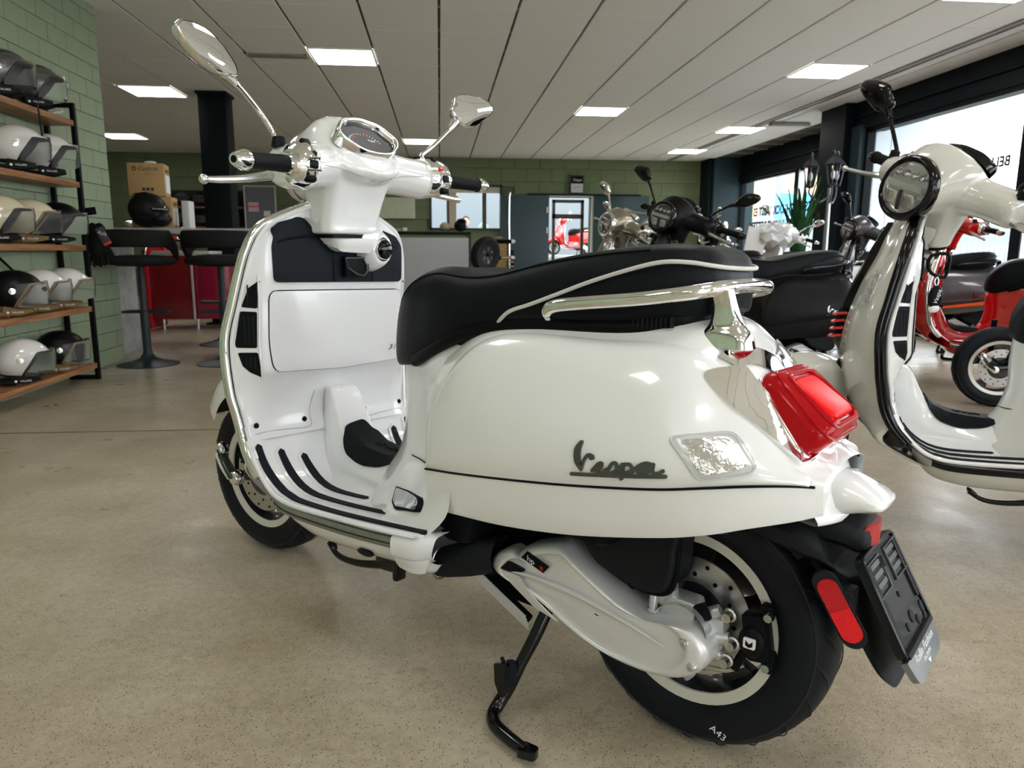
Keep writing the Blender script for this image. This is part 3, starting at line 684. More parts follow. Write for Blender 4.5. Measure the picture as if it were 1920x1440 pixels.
    for x,zt,zb,w in SS:
        h=zt-zb; r=[(x,0,zb+.004),(x,w*.70,zb),(x+.0,w*.94,zb+h*.06),(x,w*1.0,zb+h*.32),(x,w*.95,zb+h*.70),(x,w*.84,zb+h*.92),(x,w*.60,zb+h*1.0),(x,w*.3,zb+h*1.0),(x,0,zt)]
        rows.append(r+[(a,-b,c) for a,b,c in r[-2:0:-1]])
    seat=P('seat',loft(rows,5,3,cv=True,cap=True),SEAT,angle=60)
    edge=[(x,w*.842+.001,zb+(zt-zb)*.925) for x,zt,zb,w in SS[2:13]]
    P('seat_seam',both(tube(edge,.0013,6,4)),SEAT,seat)
    pip=[(.385,.146,.752),(.37,.153,.763),(.345,.157,.778),(.30,.157,.792),(.24,.156,.813),(.17,.153,.838),(.09,.147,.862),(.045,.137,.872),(.008,.119,.872),(-.017,.096,.868),(-.031,.062,.865),(-.037,0,.864)]
    P('piping',tube(pip+[(a,-b,c) for a,b,c in pip[-2::-1]],.0038,8,4),PIPING,seat)
    # passenger side panel (slightly lighter vinyl below the piping)
    ub=[(.66,.112,.650),(.60,.132,.672),(.50,.15,.715),(.40,.148,.742),(.30,.146,.750),(.20,.143,.752),(.10,.136,.758),(.05,.124,.768),(.01,.104,.778),(-.012,.065,.783),(-.018,0,.783)]
    P('seat_base',loft([[ (x,y,z+.014),(x,y+.004,z+.004),(x-.0,y-.004,z-.012),(x,y-.03,z-.016)] for x,y,z in ub]+[[(x,-y,z+.014),(x,-y-.004,z+.004),(x,-y+.004,z-.012),(x,-y+.03,z-.016)] for x,y,z in ub[-2::-1]],4,3),BLK,seat)
    P('seat_rib',cat(*[box((.095-.008*k,.133-.0010*k,.768+.0008*k),(.003,.012,.018)) for k in range(9)]),BLKM,seat)
    # ---------------- chrome grab rail
    rail=[(.262,.150,.770),(.258,.158,.782),(.238,.163,.792),(.18,.165,.800),(.08,.160,.811),(.02,.150,.820),(-.018,.133,.827),(-.040,.100,.833),(-.047,.05,.835),(-.049,.0,.836)]
    gr=P('grab_rail',tube(rail+[(a,-b,c) for a,b,c in rail[-2::-1]],[.009]+[.0125]*20+[.009],14,6),CHROME)
    sup=loft([[(c[0]+dx*a,c[1]+dy*b,c[2]) for a,b in ((1,1),(0,1.25),(-1,1),(-1.25,0),(-1,-1),(0,-1.25),(1,-1),(1.25,0))] for c,dx,dy in (((-.046,.084,.738),.038,.026),((-.048,.086,.760),.032,.022),((-.048,.088,.776),.022,.015),((-.046,.092,.80),.016,.012),((-.040,.098,.830),.015,.011))],4,3,cv=True,cap=True)
    P('rail_support',sup,CHROME,gr)
    # ---------------- rear turn signals
    def BSs(s):
        def f(a,b):   # a: x position, b: z ; project on the cowl side
            # nearest y on body surface at given x,z
            us=np.interp(-a,[-x for x in xs_],range(len(xs_)))
            lo,hi=1.0,6.6
            for _ in range(22):
                m=(lo+hi)/2
                if BS(us,m)[2]>b: lo=m
                else: hi=m
            p=BS(us,(lo+hi)/2); return (a,s*(p[1]+.0062),b)
        return f
    for s in (1,-1):
        f=BSs(s); poly=rpoly([(-.020,.607),(-.098,.618),(-.148,.567),(-.076,.548)],.012)
        if s<0: poly=poly[::-1]
        o=.0022
        sg=P('turn_signal',patch(poly,f,.007 if s>0 else .007,.010,.012,out=(0,s,0)),CLEAR)
        ins=[(-.085+(a+.085)*.78,.585+(b-.585)*.78) for a,b in poly]
        P('signal_reflector',patch(ins,f,.0045,.004,.008,out=(0,s,0)),SILV,sg)
        for k in range(5):
            zc=.605-k*.0105; xa=-.036-k*.011; P('signal_rib',tube([f(xa,zc),f(xa-.055,zc+.006)],.0022,6,2),CLEAR,sg)
        loop=[np.array(f(a,b))+np.array((0,s*.004,0)) for a,b in poly]
        P('signal_rim',tube(loop,.0022,6,0,closed=True),mat('clear_rim',(.75,.76,.77),.15,coat=1),sg)
        wp=[(-.050,.706),(-.040,.700),(-.046,.689),(-.090,.650),(-.135,.614),(-.189,.571),(-.196,.578),(-.184,.598),(-.145,.640),(-.110,.680),(-.095,.700),(-.085,.712)]
        P('lamp_wing',patch(rpoly(wp,.012,3),f,.0075,.014,.008,out=(0,s,0)),CHROME)
        if s>0:
            band=[]
            VL=np.linspace(0,2.3,12)
            for q_ in np.linspace(0,1,9):
                hlf=[BS((5.30-.75*(v_/2.3)**1.2)*(1-q_)+(5.62-.62*(v_/2.3)**1.5)*q_,v_)+np.array((-.002,.0015*min(1,v_),.004)) for v_ in VL]
                band.append([tuple(p) for p in hlf[::-1]]+[(p[0],-p[1],p[2]) for p in hlf[1:]])
            P('lamp_top_band',loft(band,0,0),CHROME,angle=180)
        # wordmark
        def wm(path,w,d=.004):
            pp=stroke(path,w); 
            if s<0: pp=[( .118-a,b) for a,b in pp][::-1]
            pp=[(a,b) for a,b in pp]
            return patch(pp,lambda a,b:f(a,b),.004,.004,.05,out=(0,s,0))
        cx=.140
        def L(pts): return [(cx-px_*.166, .522+px_*.028+pz*.054) for px_,pz in pts]
        strokes=[(L([(.10,1.0),(.06,.75),(.07,.4),(.115,.12)]),[.006,.012,.012,.004]),(L([(.115,.12),(.14,.42),(.19,.58),(.235,.50)]),[.004,.005,.007,.010]),
          (L([(.00,.0),(.25,-.02),(.6,-.04),(1.0,-.05)]),.006),(L([(.24,.10),(.30,.30),(.34,.34),(.33,.18),(.28,.14),(.33,.03),(.40,.16)]),.006),
          (L([(.40,.08),(.46,.34),(.50,.30),(.50,.12),(.44,.04)]),.006),(L([(.52,.02),(.57,.34),(.56,-.14)]),.006),(L([(.57,.30),(.64,.30),(.66,.14),(.60,.06),(.56,.10)]),.006),
          (L([(.66,.06),(.72,.24),(.80,.34),(.86,.26),(.82,.08),(.74,.04),(.72,.20)]),.006),(L([(.87,.32),(.87,.08),(.92,.04),(.97,.12)]),.006)]
        gs=[wm(p,w) for p,w in strokes]
        P('wordmark',cat(*gs),mat('dark_chrome',(.16,.16,.17),.12,metal=1))
    # ---------------- leg shield inner face and floor (one swept surface), rim trim
    RIM=[(1.040,.085,1.000),(1.050,.135,.980),(1.055,.175,.963),(1.059,.205,.946),(1.065,.226,.921),(1.072,.240,.889),(1.080,.250,.853),(1.100,.266,.756),(1.116,.280,.663),(1.108,.277,.551),(1.099,.270,.501),(1.092,.264,.462),(1.080,.262,.423),(1.057,.262,.382),(1.020,.262,.340),(.98,.262,.312),(.93,.261,.300),(.85,.260,.300),(.75,.258,.305),(.62,.256,.312),(.52,.252,.320),(.485,.248,.323)]
    def xc(z):   # centre line of the inner face
        return float(np.interp(z,[.40,.44,.47,.52,.57,.585,.60,.79,.81,.96,1.0],[1.055,1.072,1.082,1.080,1.062,1.050,1.045,1.050,1.042,1.045,1.040]))
    def inner(y,z):
        r=np.array(RIM[:13]); yr=float(np.interp(-z,-r[:,2],r[:,1])); xr=float(np.interp(-z,-r[:,2],r[:,0])); y1=min(.200,yr*.86)
        a=abs(y); t=0 if a<=y1 else min((a-y1)/(yr-y1),1.2)
        return (xc(z)+(xr-xc(z))*(t*t*(1.6-.6*t)),y,z)
    zs=[.995,.985,.97,.955,.94,.92,.90,.87,.83,.80,.77,.73,.69,.65,.61,.598,.588,.578,.56,.54,.51,.48,.46,.44,.424]
    rows=[]
    for z in zs:
        r=np.array(RIM[:13]); yr=float(np.interp(-z,-r[:,2],r[:,1]))
        rows.append([inner(t,z) for t in np.concatenate([np.linspace(-1,-.76,7)*yr,np.linspace(-.7,.7,9)*yr,np.linspace(.76,1,7)*yr])])
    top=[]
    P('inner_leg_shield',loft(rows,2,2),INNERW)
    # door lip line + door panel
    dp=rpoly([(-.209,.595),(0,.5855),(.206,.594),(.214,.66),(.209,.790),(-.209,.790)],[.022,.001,.022,.05,.022,.022])
    gb=P('glovebox_door',patch(dp,inner,.0040,.008,.03,out=(-1,0,0)),INNERW)
    P('door_gap',tube([tuple(np.array(inner(a,b))+np.array((-.0010,0,0))) for a,b in dp],.0026,6,0,closed=True),BLK,gb)
    bpoly=rpoly([(.202,.810),(.204,.897),(.198,.916),(.203,.933),(.185,.949),(.130,.969),(.113,.967),(.066,.931),(.048,.902),(.024,.888),(-.065,.884),(-.077,.866),(-.098,.864),(-.122,.880),(-.136,.909),(-.120,.955),(-.187,.936),(-.210,.907),(-.206,.811)],[.016,.01,.006,.008,.01,.01,.01,.01,.02,.02,.004,.01,.012,.012,.01,.01,.01,.01,.016])
    g=text('310',.030,.0008,shear=.4); v_=np.array(g[0]); P('door_badge',(np.array([tuple(np.array(inner(-.178-p[0],.628+p[1]*.7))+np.array((-.0055-p[2],0,0))) for p in v_]),g[1]),CHROME,gb)
    tr=P('storage_tray',patch(bpoly,inner,.004,.006,.022,out=(-1,0,0)),mat('tray_black',(.004,.007,.010),.45,bump=.1,scale=600,spec=.1))
    P('tray_ridge',both(tube([(1.043,.070,.925),(1.040,.12,.921),(1.041,.165,.914),(1.043,.192,.905)],.004,8,3)) if True else None,mat('tray_black',(.004,.007,.010),.5),tr)
    P('tray_seam',cat(tube([(1.035,.028,.887),(1.036,.026,.812)],.0012,6,1),tube([(1.037,-.100,.862),(1.037,-.101,.812)],.0012,6,1)),BLK,tr)
    hk=P('bag_hook',cat(box((1.030,-.035,.850),(.018,.072,.055),.006),),BLK,tr)
    P('hook_frame',cat(tube([(1.018,.004,.872),(1.018,-.066,.874),(1.016,-.070,.845),(1.012,-.052,.828),(1.012,-.030,.830),(1.016,.0,.848)],.0022,6,0,closed=True)),mat('hook_edge',(.05,.055,.06),.3),hk)
    # keyhole boss
    kb=loft([[ (x,-.098+r*math.cos(w)*.9,.897+r*math.sin(w)*1.05) for w in np.linspace(0,2*PI,16,endpoint=False)] for x,r in ((1.06,.060),(1.035,.056),(1.010,.047),(.993,.037),(.990,.030))],3,1,cv=True)
    P('ignition_boss',kb,WHITE)
    ig=P('ignition_ring',revolve([(.025,.0),(.0275,.003),(.028,.008),(.0255,.010)],24,'x',loc=(.983,-.098,.897)),CHROME)
    P('key_lock',revolve([(.0001,.0),(.015,.001),(.023,.006),(.024,.02)],24,'x',loc=(.974,-.098,.897)),BLKG,ig)
    # steering tunnel under the neck, between tray halves
    P('neck_base',loft([[(1.075,.115,.972),(1.035,.108,.968),(1.010,.085,.962),(.996,.04,.962),(.994,-.03,.962),(1.0,-.085,.962),(1.03,-.125,.962),(1.075,-.13,.966)],
        [(1.07,.100,.945),(1.032,.080,.938),(1.006,.060,.928),(.993,.03,.918),(.990,-.04,.918),(.992,-.085,.920),(1.02,-.128,.922),(1.07,-.14,.922)],
        [(1.07,.060,.915),(1.035,.052,.905),(1.012,.038,.896),(1.005,.02,.888),(1.003,-.05,.886),(1.000,-.080,.884),(1.025,-.12,.880),(1.07,-.12,.880)]],5,5),WHITE)
    # vents in the inner shield
    vent=[[(.232,.815),(.250,.796),(.262,.750),(.236,.747)],[(.264,.740),(.274,.662),(.273,.652),(.240,.652),(.237,.739)],[(.271,.640),(.264,.607),(.252,.592),(.230,.580),(.236,.610),(.239,.641)]]
    for s in (1,-1):
        for k,pv in enumerate(vent):
            q=[(s*(a-.003),b) for a,b in pv]
            if s<0: q=q[::-1]
            vo=P('vent',patch(rpoly(q,.004),inner,.0022,.004,.02,out=(-1,0,0)),BLKG if False else BLK)
            for j in range(3):
                a0,b0=pv[0];z1=min(b for a,b in pv)+(.022 if k==2 else .008);z0=max(b for a,b in pv)-.012
                yy=.243+j*.007; 
                if k!=0 or j==1: P('louvre',tube([tuple(np.array(inner(s*yy,z0))+np.array((-.003,0,0))),tuple(np.array(inner(s*yy,z1))+np.array((-.003,0,0)))],.0016,6,1),BLKM,vo)
        P('vent_frame',tube([tuple(np.array(inner(s*a,b))+np.array((-.001,0,0))) for a,b in ((.232,.825),(.230,.74),(.233,.66),(.231,.60),(.226,.572))],.003,6,4),INNERW)
    kp=[(.262,.430),(.225,.440),(.15,.438),(.085,.436),(.082,.47),(.075,.50),(.066,.528)]
    P('panel_seam',both(tube([tuple(np.array(inner(a,b))+np.array((-.0006,0,0))) for a,b in kp],.0012,6,3)),mat('seam_grey',(.5,.5,.5),.5))
    # floor
    def flc(s_):  # floor centre-line path by arc parameter: (x,z)
        pts=[(1.072,.430),(1.062,.400),(1.050,.372),(1.025,.338),(.985,.311),(.935,.2985),(.86,.298),(.75,.303),(.62,.312),(.52,.320),(.44,.328)]
        i=min(int(s_),len(pts)-2); return pts,i
    fp=cr([(1.085,.455),(1.074,.430),(1.063,.400),(1.050,.372),(1.022,.338),(.982,.311),(.932,.2985),(.86,.298),(.75,.303),(.62,.312),(.52,.320),(.49,.323)],6)
    rows=[]
    for x,z in fp[::2]:
        k=0
        rows.append([(x+.004,-.266,z+.002),(x,-.262,z+.004),(x,-.25,z+.002),(x,-.2,z),(x,-.1,z),(x,0,z),(x,.1,z),(x,.2,z),(x,.25,z+.002),(x,.262,z+.004),(x+.004,.266,z+.002)])
    P('floorboard',loft(rows,1,1),INNERW)
    alen=np.concatenate([[0],np.cumsum(np.hypot(*np.diff(fp,axis=0).T))])
    def flo(y,s_): x=float(np.interp(s_,alen,fp[:,0]));z=float(np.interp(s_,alen,fp[:,1])); return (x,y,z)
    def sx(x): return float(np.interp(-x,-fp[:,0],alen))
    for s in (1,-1):
        for y0,x0,x1,sh in ((.246,1.066,.495,.236),(.188,1.058,.665,.182),(.129,1.046,.805,.126)):
            path=[(s*y0,sx(x0)),(s*(y0-.003),sx(x0)+.05),(s*sh,sx(x0)+.14),(s*sh,(sx(x0)+.14+sx(x1))/2),(s*(sh-.004),sx(x1))]
            pb=P('foot_strip_base',patch(stroke(path,.036),lambda a,b:flo(a,b),.004 if s>0 else .004,.008,.03),INNERW)
            P('foot_strip',patch(stroke(path,[.017,.02,.020,.017,.015]),lambda a,b:flo(a,b),.0075,.006,.03),RUB)
    # centre tunnel
    TN=[(1.075,.535,.028,.05),(1.035,.530,.040,.068),(1.005,.478,.044,.075),(.975,.425,.048,.080),(.93,.402,.052,.085),(.87,.392,.050,.09),(.80,.388,.05,.10),(.74,.385,.055,.12)]
    rows=[]
    for x,zt,w,wb_ in TN:
        zb=.29; r=[(x+.02,wb_+.035,zb),(x,wb_,zb+.03),(x,wb_-.008,(zb+zt)/2),(x,w+.006,zt-.014),(x,w-.006,zt-.002),(x,w*.5,zt),(x,0,zt)]
        rows.append(r+[(a,-b,c) for a,b,c in r[-2::-1]])
    tun=P('centre_tunnel',loft(rows,5,4),INNERW)
    def tunt(x,y):
        r=np.array([(a,b) for a,b,_,_ in TN]); z=float(np.interp(-x,-r[:,0],r[:,1])); d=max(0,abs(y)-.045); return (x,y,z-d*1.0-d*d*6)
    mt=P('tunnel_mat',patch(rpoly([(.99,-.03),(.985,.045),(.955,.070),(.89,.074),(.82,.066),(.775,.045),(.775,-.06),(.86,-.07),(.95,-.05)],.02),lambda a,b:tunt(a,b),.004,.004,.02) ,mat('mat_rubber',(.006,.008,.010),.6,bump=.3,scale=300,spec=.1))
    wmk=lambda pts,w: tube([tuple(np.array(tunt(.905-a*.10,-.012+b*.03))+np.array((0,0,.0055))) for a,b in pts],w,6,3)
    P('embossed_lettering',cat(wmk([(0,.6),(.05,.1),(.1,.7)],.0016),wmk([(.12,.2),(.2,.5),(.16,.6),(.15,.2),(.25,.1)],.0016),wmk([(.28,.1),(.35,.5),(.4,.3),(.33,.1)],.0016),wmk([(.45,-.2),(.48,.5),(.56,.4),(.5,.2)],.0016),wmk([(.62,.4),(.6,.1),(.7,.1),(.74,.5),(.78,.1)],.0016)),BLKM,mt)
    for q in ((1.075,.236,.457),(1.075,-.236,.457),(1.068,.10,.455),(1.068,-.10,.455)):
        P('screw',revolve([(.0001,0),(.006,-.001),(.0075,.002)],12,'x',loc=(inner(q[1],q[2])[0]-.002,q[1],q[2])),BLK)
    # floor side trim strip and under body
    for s in (1,-1):
        pa=[(.97,s*.262,.293),(.93,s*.264,.284),(.85,s*.264,.282),(.70,s*.263,.287),(.56,s*.260,.296)]
        P('side_strip',loft([[ (x,y,z+.012),(x,y+s*.005,z+.006),(x,y+s*.005,z-.004),(x,y,z-.012),(x,y-s*.008,z-.012)] for x,y,z in pa],5,2),mat('strip_silver',(.30,.30,.28),.25,metal=.8))
        P('strip_groove',tube([(x,y+s*.0055,z) for x,y,z in pa],.0015,6,3),BLK)
        P('rim_edge',tube([(x,s*y,z) for x,y,z in RIM[12:]],.0065,8,4),INNERW)
        cg=loft([[(.560,s*.22,.318),(.560,s*.258,.314),(.558,s*.268,.300),(.556,s*.266,.272),(.556,s*.245,.262)],[(.50,s*.22,.324),(.50,s*.255,.320),(.498,s*.266,.306),(.50,s*.262,.278),(.50,s*.240,.264)],
                 [(.455,s*.20,.330),(.455,s*.235,.327),(.452,s*.250,.315),(.462,s*.245,.288),(.475,s*.22,.268)]],5,4)
        P('floor_corner',cg,INNERW)
    und=[]
    for x,zt,zb,w in ((1.02,.33,.29,.20),(.97,.305,.235,.225),(.90,.298,.215,.235),(.80,.298,.212,.238),(.68,.303,.218,.238),(.58,.308,.224,.235),(.515,.312,.218,.225),(.487,.30,.245,.22)):
        r=[(x,w+.022,zt-.010),(x,w+.020,(zt*.7+zb*.3)),(x,w,zb*.7+zt*.3),(x,w-.05,zb),(x,0,zb-.01)]; und.append(r+[(a,-b,c) for a,b,c in r[-2::-1]])
    P('under_body',loft(und,5,4),WHITE)
    fl_=loft([[(.560,.262,.285),(.52,.262,.285),(.49,.255,.287),(.468,.240,.290)],[(.560,.256,.265),(.52,.256,.265),(.495,.250,.266),(.476,.240,.268)],[(.560,.248,.248),(.525,.247,.248),(.503,.243,.249),(.487,.236,.251)],[(.552,.236,.236),(.53,.238,.235),(.51,.236,.236),(.494,.231,.240)],[(.55,.20,.255),(.53,.21,.255),(.515,.215,.256),(.508,.22,.258)]],4,4)
    P('floor_flare',fl_,INNERW); P('floor_flare',mirror(fl_),INNERW)
    for s in (1,-1):
        P('side_hole',prism([(.670+.027*math.cos(w)+.0*0,.240+.011*math.sin(w)-.004*math.cos(w)) for w in np.linspace(0,2*PI,18,endpoint=False)],lambda a,b:(a,s*(.236+(b-.24)*.6),b),lambda a,b:(a,s*(.242+(b-.24)*.6),b)),BLK)
    # passenger foot pad cover on the body corner
    for s in (1,-1):
        def fpS(a,b):
            # column surface near z=b: interpolate sections
            zz=[c[0] for c in C]; k=int(np.clip(np.searchsorted(zz,b)-1,0,len(C)-2)); f=(b-zz[k])/(zz[k+1]-zz[k])
            q=(1-f)*np.array(C[k][1])+f*np.array(C[k+1][1]); q=q[::-1]
            return (a,s*float(np.interp(a,q[:,0],q[:,1])),b)
        poly=rpoly([(.680,.362),(.539,.381),(.528,.372),(.532,.354),(.629,.332),(.66,.338)],.006)
        if s<0: poly=poly[::-1]
        P('foot_peg_cover',patch(poly,fpS,.005,.010,.012,out=(0,s,0)),BLK); 
        P('peg_chrome',patch([(.600+(a-.600)*.84,.357+(b-.357)*.78) for a,b in poly],fpS,.009,.008,.012,out=(0,s,0)),mat('smoked_chrome',(.45,.46,.47),.07,metal=1))
    # ---------------- leg shield front
    OUT=[(x+.022,y,z) for x,y,z in RIM]
    fz=[(1.00,1.085,.085),(.97,1.105,.155),(.93,1.122,.212),(.88,1.14,.243),(.80,1.175,.262),(.70,1.208,.280),(.62,1.222,.283),(.54,1.22,.277),(.47,1.205,.266),(.40,1.18,.262),(.34,1.14,.255),(.29,1.06,.245),(.26,.99,.235)]
    rows=[]
    for z,x0,w in fz:
        r0=float(np.interp(-z,[-q[2] for q in RIM[:15]],[q[0] for q in RIM[:15]])) if z>.34 else x0-.05
        r=[(r0+.012,w,z),(r0+.03,w*.97,z),((r0+x0)/2+.015,w*.82,z),(x0-.004,w*.55,z),(x0+.012,w*.28,z),(x0+.022,0,z)]
        rows.append(r+[(a,-b,c) for a,b,c in r[-2::-1]])
    P('leg_shield',loft(rows,4,5),WHITE)
    rimc=[(x+.006,y+.004,z) for x,y,z in RIM[:15]]
    rp=rimc[::-1]+[(1.038,.04,1.010),(1.036,0,1.012)]
    rp=rp+[(a,-b,c) for a,b,c in rp[-2::-1]]
    rp=[(x+.006,y,z) for x,y,z in rp]; P('shield_trim',cat(tube(rp,.0100,10,4),tube([(x+.012,y-.002*(1 if y>0 else -1),z-.001) for x,y,z in rp],.0100,10,4)),mat('shield_edge_chrome',(.90,.90,.90),.05,metal=1))
    rp2=[(x-.004,y-.005,z) for x,y,z in RIM[:14]]
    P('shield_edge',both(tube(rp2,.006,8,4)),INNERW)
    # centre tie (horn cover) + grille + front badge
    tie=loft([[(1.12,.020,.985),(1.135,.0,.985),(1.12,-.020,.985)],[(1.150,.030,.90),(1.178,0,.90),(1.150,-.03,.90)],[(1.188,.040,.80),(1.220,0,.80),(1.188,-.04,.80)],[(1.222,.048,.70),(1.258,0,.70),(1.222,-.048,.70)],[(1.234,.046,.62),(1.268,0,.62),(1.234,-.046,.62)],[(1.228,.02,.575),(1.248,0,.575),(1.228,-.02,.575)]],5,6)
    ti=P('horn_cover',tie,mat('tie_paint',(.80,.805,.80),.16,coat=1.0))
    for k in range(4): P('grille_bar',tube([(1.230+.004*k,-.044,.70-.024*k),(1.270+.003*k,0,.692-.024*k),(1.230+.004*k,.044,.70-.024*k)],.0045,8,3),mat('grille_chrome',(.9,.9,.9),.05,metal=1),ti)
    # front turn signals / daytime lights in the shield
    def shf(s):
        Z=[r[0] for r in fz][::-1]
        def f(a,b):
            q=[]
            x0=float(np.interp(b,Z,[r[1] for r in fz][::-1])); w=float(np.interp(b,Z,[r[2] for r in fz][::-1])); r0=float(np.interp(-b,[-q[2] for q in RIM[:15]],[q[0] for q in RIM[:15]]))
            return (float(np.interp(a,[0,w*.28,w*.55,w*.82,w*.97,w],[x0+.022,x0+.012,x0-.004,(r0+x0)/2+.015,r0+.03,r0+.012])),s*a,b)
        return f
    for s in (1,-1):
        f=shf(s); poly=rpoly([(.150,.835),(.195,.840),(.215,.735),(.150,.728)],.014)
        if s<0: poly=poly
        gg=patch(poly,lambda a,b:f(a,b),-.004 if s<0 else .0,.001,.02); 
        P('front_signal',patch(poly,f,.007,.012,.02,out=(1,0,0)),CLEAR)
        P('signal_reflector',patch([(.178+(a-.178)*.8,.785+(b-.785)*.86) for a,b in poly],f,.0045 ,.004,.012,out=(1,0,0)),SILV)
    # ---------------- front fender
    rows=[]
    fc=np.array((1.375,.236))
    for a in np.linspace(R(34),R(152),9):
        rr=.262+.012*math.sin(a)
        wv=.070+.022*math.sin(a)
        if a<R(35): wv*=1.0
        r=[]
        for k in (-1,-.96,-.8,-.5,0,.5,.8,.96,1):
            d=.085*(abs(k)**3.2)
            r.append((fc[0]+(rr+.018-d)*math.cos(a),wv*np.sign(k)*min(1,abs(k)**.75),fc[1]+(rr+.045-d)*math.sin(a)+.02))
        rows.append(r)
    # Vespa style nose: extend forward and low
    P('front_fender',loft(rows,4,4),WHITE,steer=True)
    P('fender_crest',tube([(1.63,0,.40),(1.60,0,.475),(1.53,0,.535),(1.46,0,.565)],[.004,.008,.008,.004],8,4),BLKG,steer=True)
    P('fender_liner',loft([[(1.375+.253*math.cos(a),y,.236+.262*math.sin(a)) for y in (-.068,-.05,0,.05,.068)] for a in np.linspace(R(38),R(150),10)],2,2),BLKM,steer=True)
    # ---------------- wheels
    def wheel(cx,R_,w,rear):
        n='rear' if rear else 'front'
        ty=[(.150,-w*.34),(.163,-w*.44),(.185,-w*.50),(R_-.035,-w*.50),(R_-.018,-w*.44),(R_-.006,-w*.30),(R_-.001,-w*.13),(R_,0)]
        prof=ty+[(a,-b) for a,b in ty[-2::-1]]
        tyv=P('tyre',revolve(prof,64,'y',loc=(cx,0,R_)),TYRE,steer=not rear)
        # tread grooves in paler rubber, light on their edges painted in
        gr=[]
        for k in range(22):
            a=2*PI*k/22
            for s in (1,-1):
                pts=[]
                for q in range(6):
                    b=a+s*.03+q*.055; y=s*w*(.47-q*.075); rr=R_-.0+(-.018 if q==0 else -.010 if q==1 else -.004 if q==2 else -.001)
                    rr-=.0006
                    pts.append((cx+rr*math.cos(b),y,R_+rr*math.sin(b)))
                gr.append(tube(pts,[.0006,.0010,.0012,.0012,.0010,.0006],4,2))
        tg_=P('tread_groove',cat(*gr,*[revolve([(R_-.0235,s_*w*.462),(R_-.0215,s_*w*.470),(R_-.0195,s_*w*.462)],64,'y',loc=(cx,0,R_)) for s_ in (1,-1)]),mat('groove_edge_lit',(.022,.026,.032),.5,spec=.2),tyv); tg_['kind']='stuff'
        lip=P('rim_lip',revolve([(.155,-w*.36),(.168,-w*.40),(.166,-w*.42),(.141,-w*.39),(.141,-w*.35)],64,'y',loc=(cx,0,R_),closed=True),RIMW,steer=not rear)
        o2=O('rim_lip',revolve([(.155,w*.36),(.168,w*.40),(.166,w*.425),(.141,w*.392),(.141,w*.35)],64,'y',loc=(cx,0,R_),closed=True),RIMW,t)
        if not rear: o2['st']=1
        P('rim_barrel',revolve([(.147,-w*.38),(.138,-w*.2),(.136,0),(.138,w*.2),(.147,w*.38),(.150,w*.38),(.150,-w*.38)],48,'y',loc=(cx,0,R_),closed=True),RIMB,steer=not rear)
        for k in range(5):
            a=2*PI*k/5+.3
            sp=loft([[ (cx+r*math.cos(a+da*sc)+0, y, R_+r*math.sin(a+da*sc)) for da,y in ((-.16,-.012),(-.16,.012),(.16,.012),(.16,-.012))] for r,sc in ((.03,2.2),(.06,1.25),(.10,.95),(.139,1.5))],4,0,cv=True)
            P('spoke',sp,RIMB,steer=not rear)
        P('hub',revolve([(.0001,-.045),(.028,-.045),(.034,-.03),(.034,.03),(.028,.045),(.0001,.045)],24,'y',loc=(cx,0,R_)),RIMB,steer=not rear)
        yd=.040 if rear else .046
        disc=[]
        rd=.110
        P('brake_disc',revolve([(.062,yd-.002),(rd,yd-.002),(rd,yd+.002),(.062,yd+.002)],48,'y',loc=(cx,0,R_),closed=True),STEEL,steer=not rear)
        hs=[]
        for k in range(12):
            for q in range(2):
                a=2*PI*(k+q*.45)/12; r=.078+q*.02
                hs.append(xf(revolve([(.0001,-.0032),(.0042,-.003),(.0042,.003),(.0001,.0032)],8,'y'),loc=(cx+r*math.cos(a),yd,R_+r*math.sin(a))))
        ho=P('disc_hole',cat(*hs),BLK,steer=not rear); ho['kind']='stuff'
        P('disc_carrier',revolve([(.03,yd-.004),(.063,yd-.003),(.063,yd+.003),(.03,yd+.004)],24,'y',loc=(cx,0,R_),closed=True),RIMB,steer=not rear)
    wheel(0,.2435,.130,True); wheel(1.375,.236,.120,False)
    g=text('A43',.022,.0006); vv=np.array(g[0]); P('chalk_mark',(np.array([(-.072-p[0]*.8-p[1]*.35,.0657,.052+p[1]*.8-p[0]*.35) for p in vv]),g[1]),WT)
    # ---------------- engine: transmission cover, air box, housing, caliper
    ln=[(.405,.262,.020),(.375,.305,.046),(.33,.318,.062),(.26,.300,.075),(.19,.285,.082),(.10,.262,.078),(.02,.238,.066),(-.035,.222,.048),(-.062,.210,.022)]
    # side outline polygon (x,z)
    outl=[(.402,.258),(.388,.285),(.352,.305),(.330,.300),(.322,.312),(.290,.330),(.235,.345),(.205,.330),(.15,.300),(.09,.272),(.03,.262),(-.02,.268),(-.052,.262),(-.072,.235),(-.068,.205),(-.045,.180),(-.01,.164),(.04,.158),(.10,.160),(.16,.172),(.22,.195),(.28,.222),(.33,.235),(.375,.243)]
    oc=np.array(outl); ctr=np.array((.16,.235))
    def shell(levels):
        rows=[]
        for sc,y,dx,dz in levels: rows.append([(ctr[0]+(a-ctr[0])*sc+dx,y,ctr[1]+(b-ctr[1])*sc+dz) for a,b in outl])
        return loft(rows,3,2,cu=False,cv=True,cap=False)
    cov=P('transmission_cover',shell([(1.0,.070,0,0),(1.0,.118,0,0),(.985,.134,0,0),(.95,.143,0,0),(.90,.147,0,0),(.86,.148,0,0),(.82,.144,0,0),(.72,.142,-.005,0),(.5,.143,-.01,0),(.25,.144,-.015,0),(.02,.144,-.02,0)]),ALUP,angle=50)
    P('cover_recess',tube([(.345,.147,.262),(.28,.1485,.268),(.18,.149,.262),(.08,.149,.245),(0,.147,.222)],[.002,.005,.006,.005,.002],8,4),ALUP,cov)
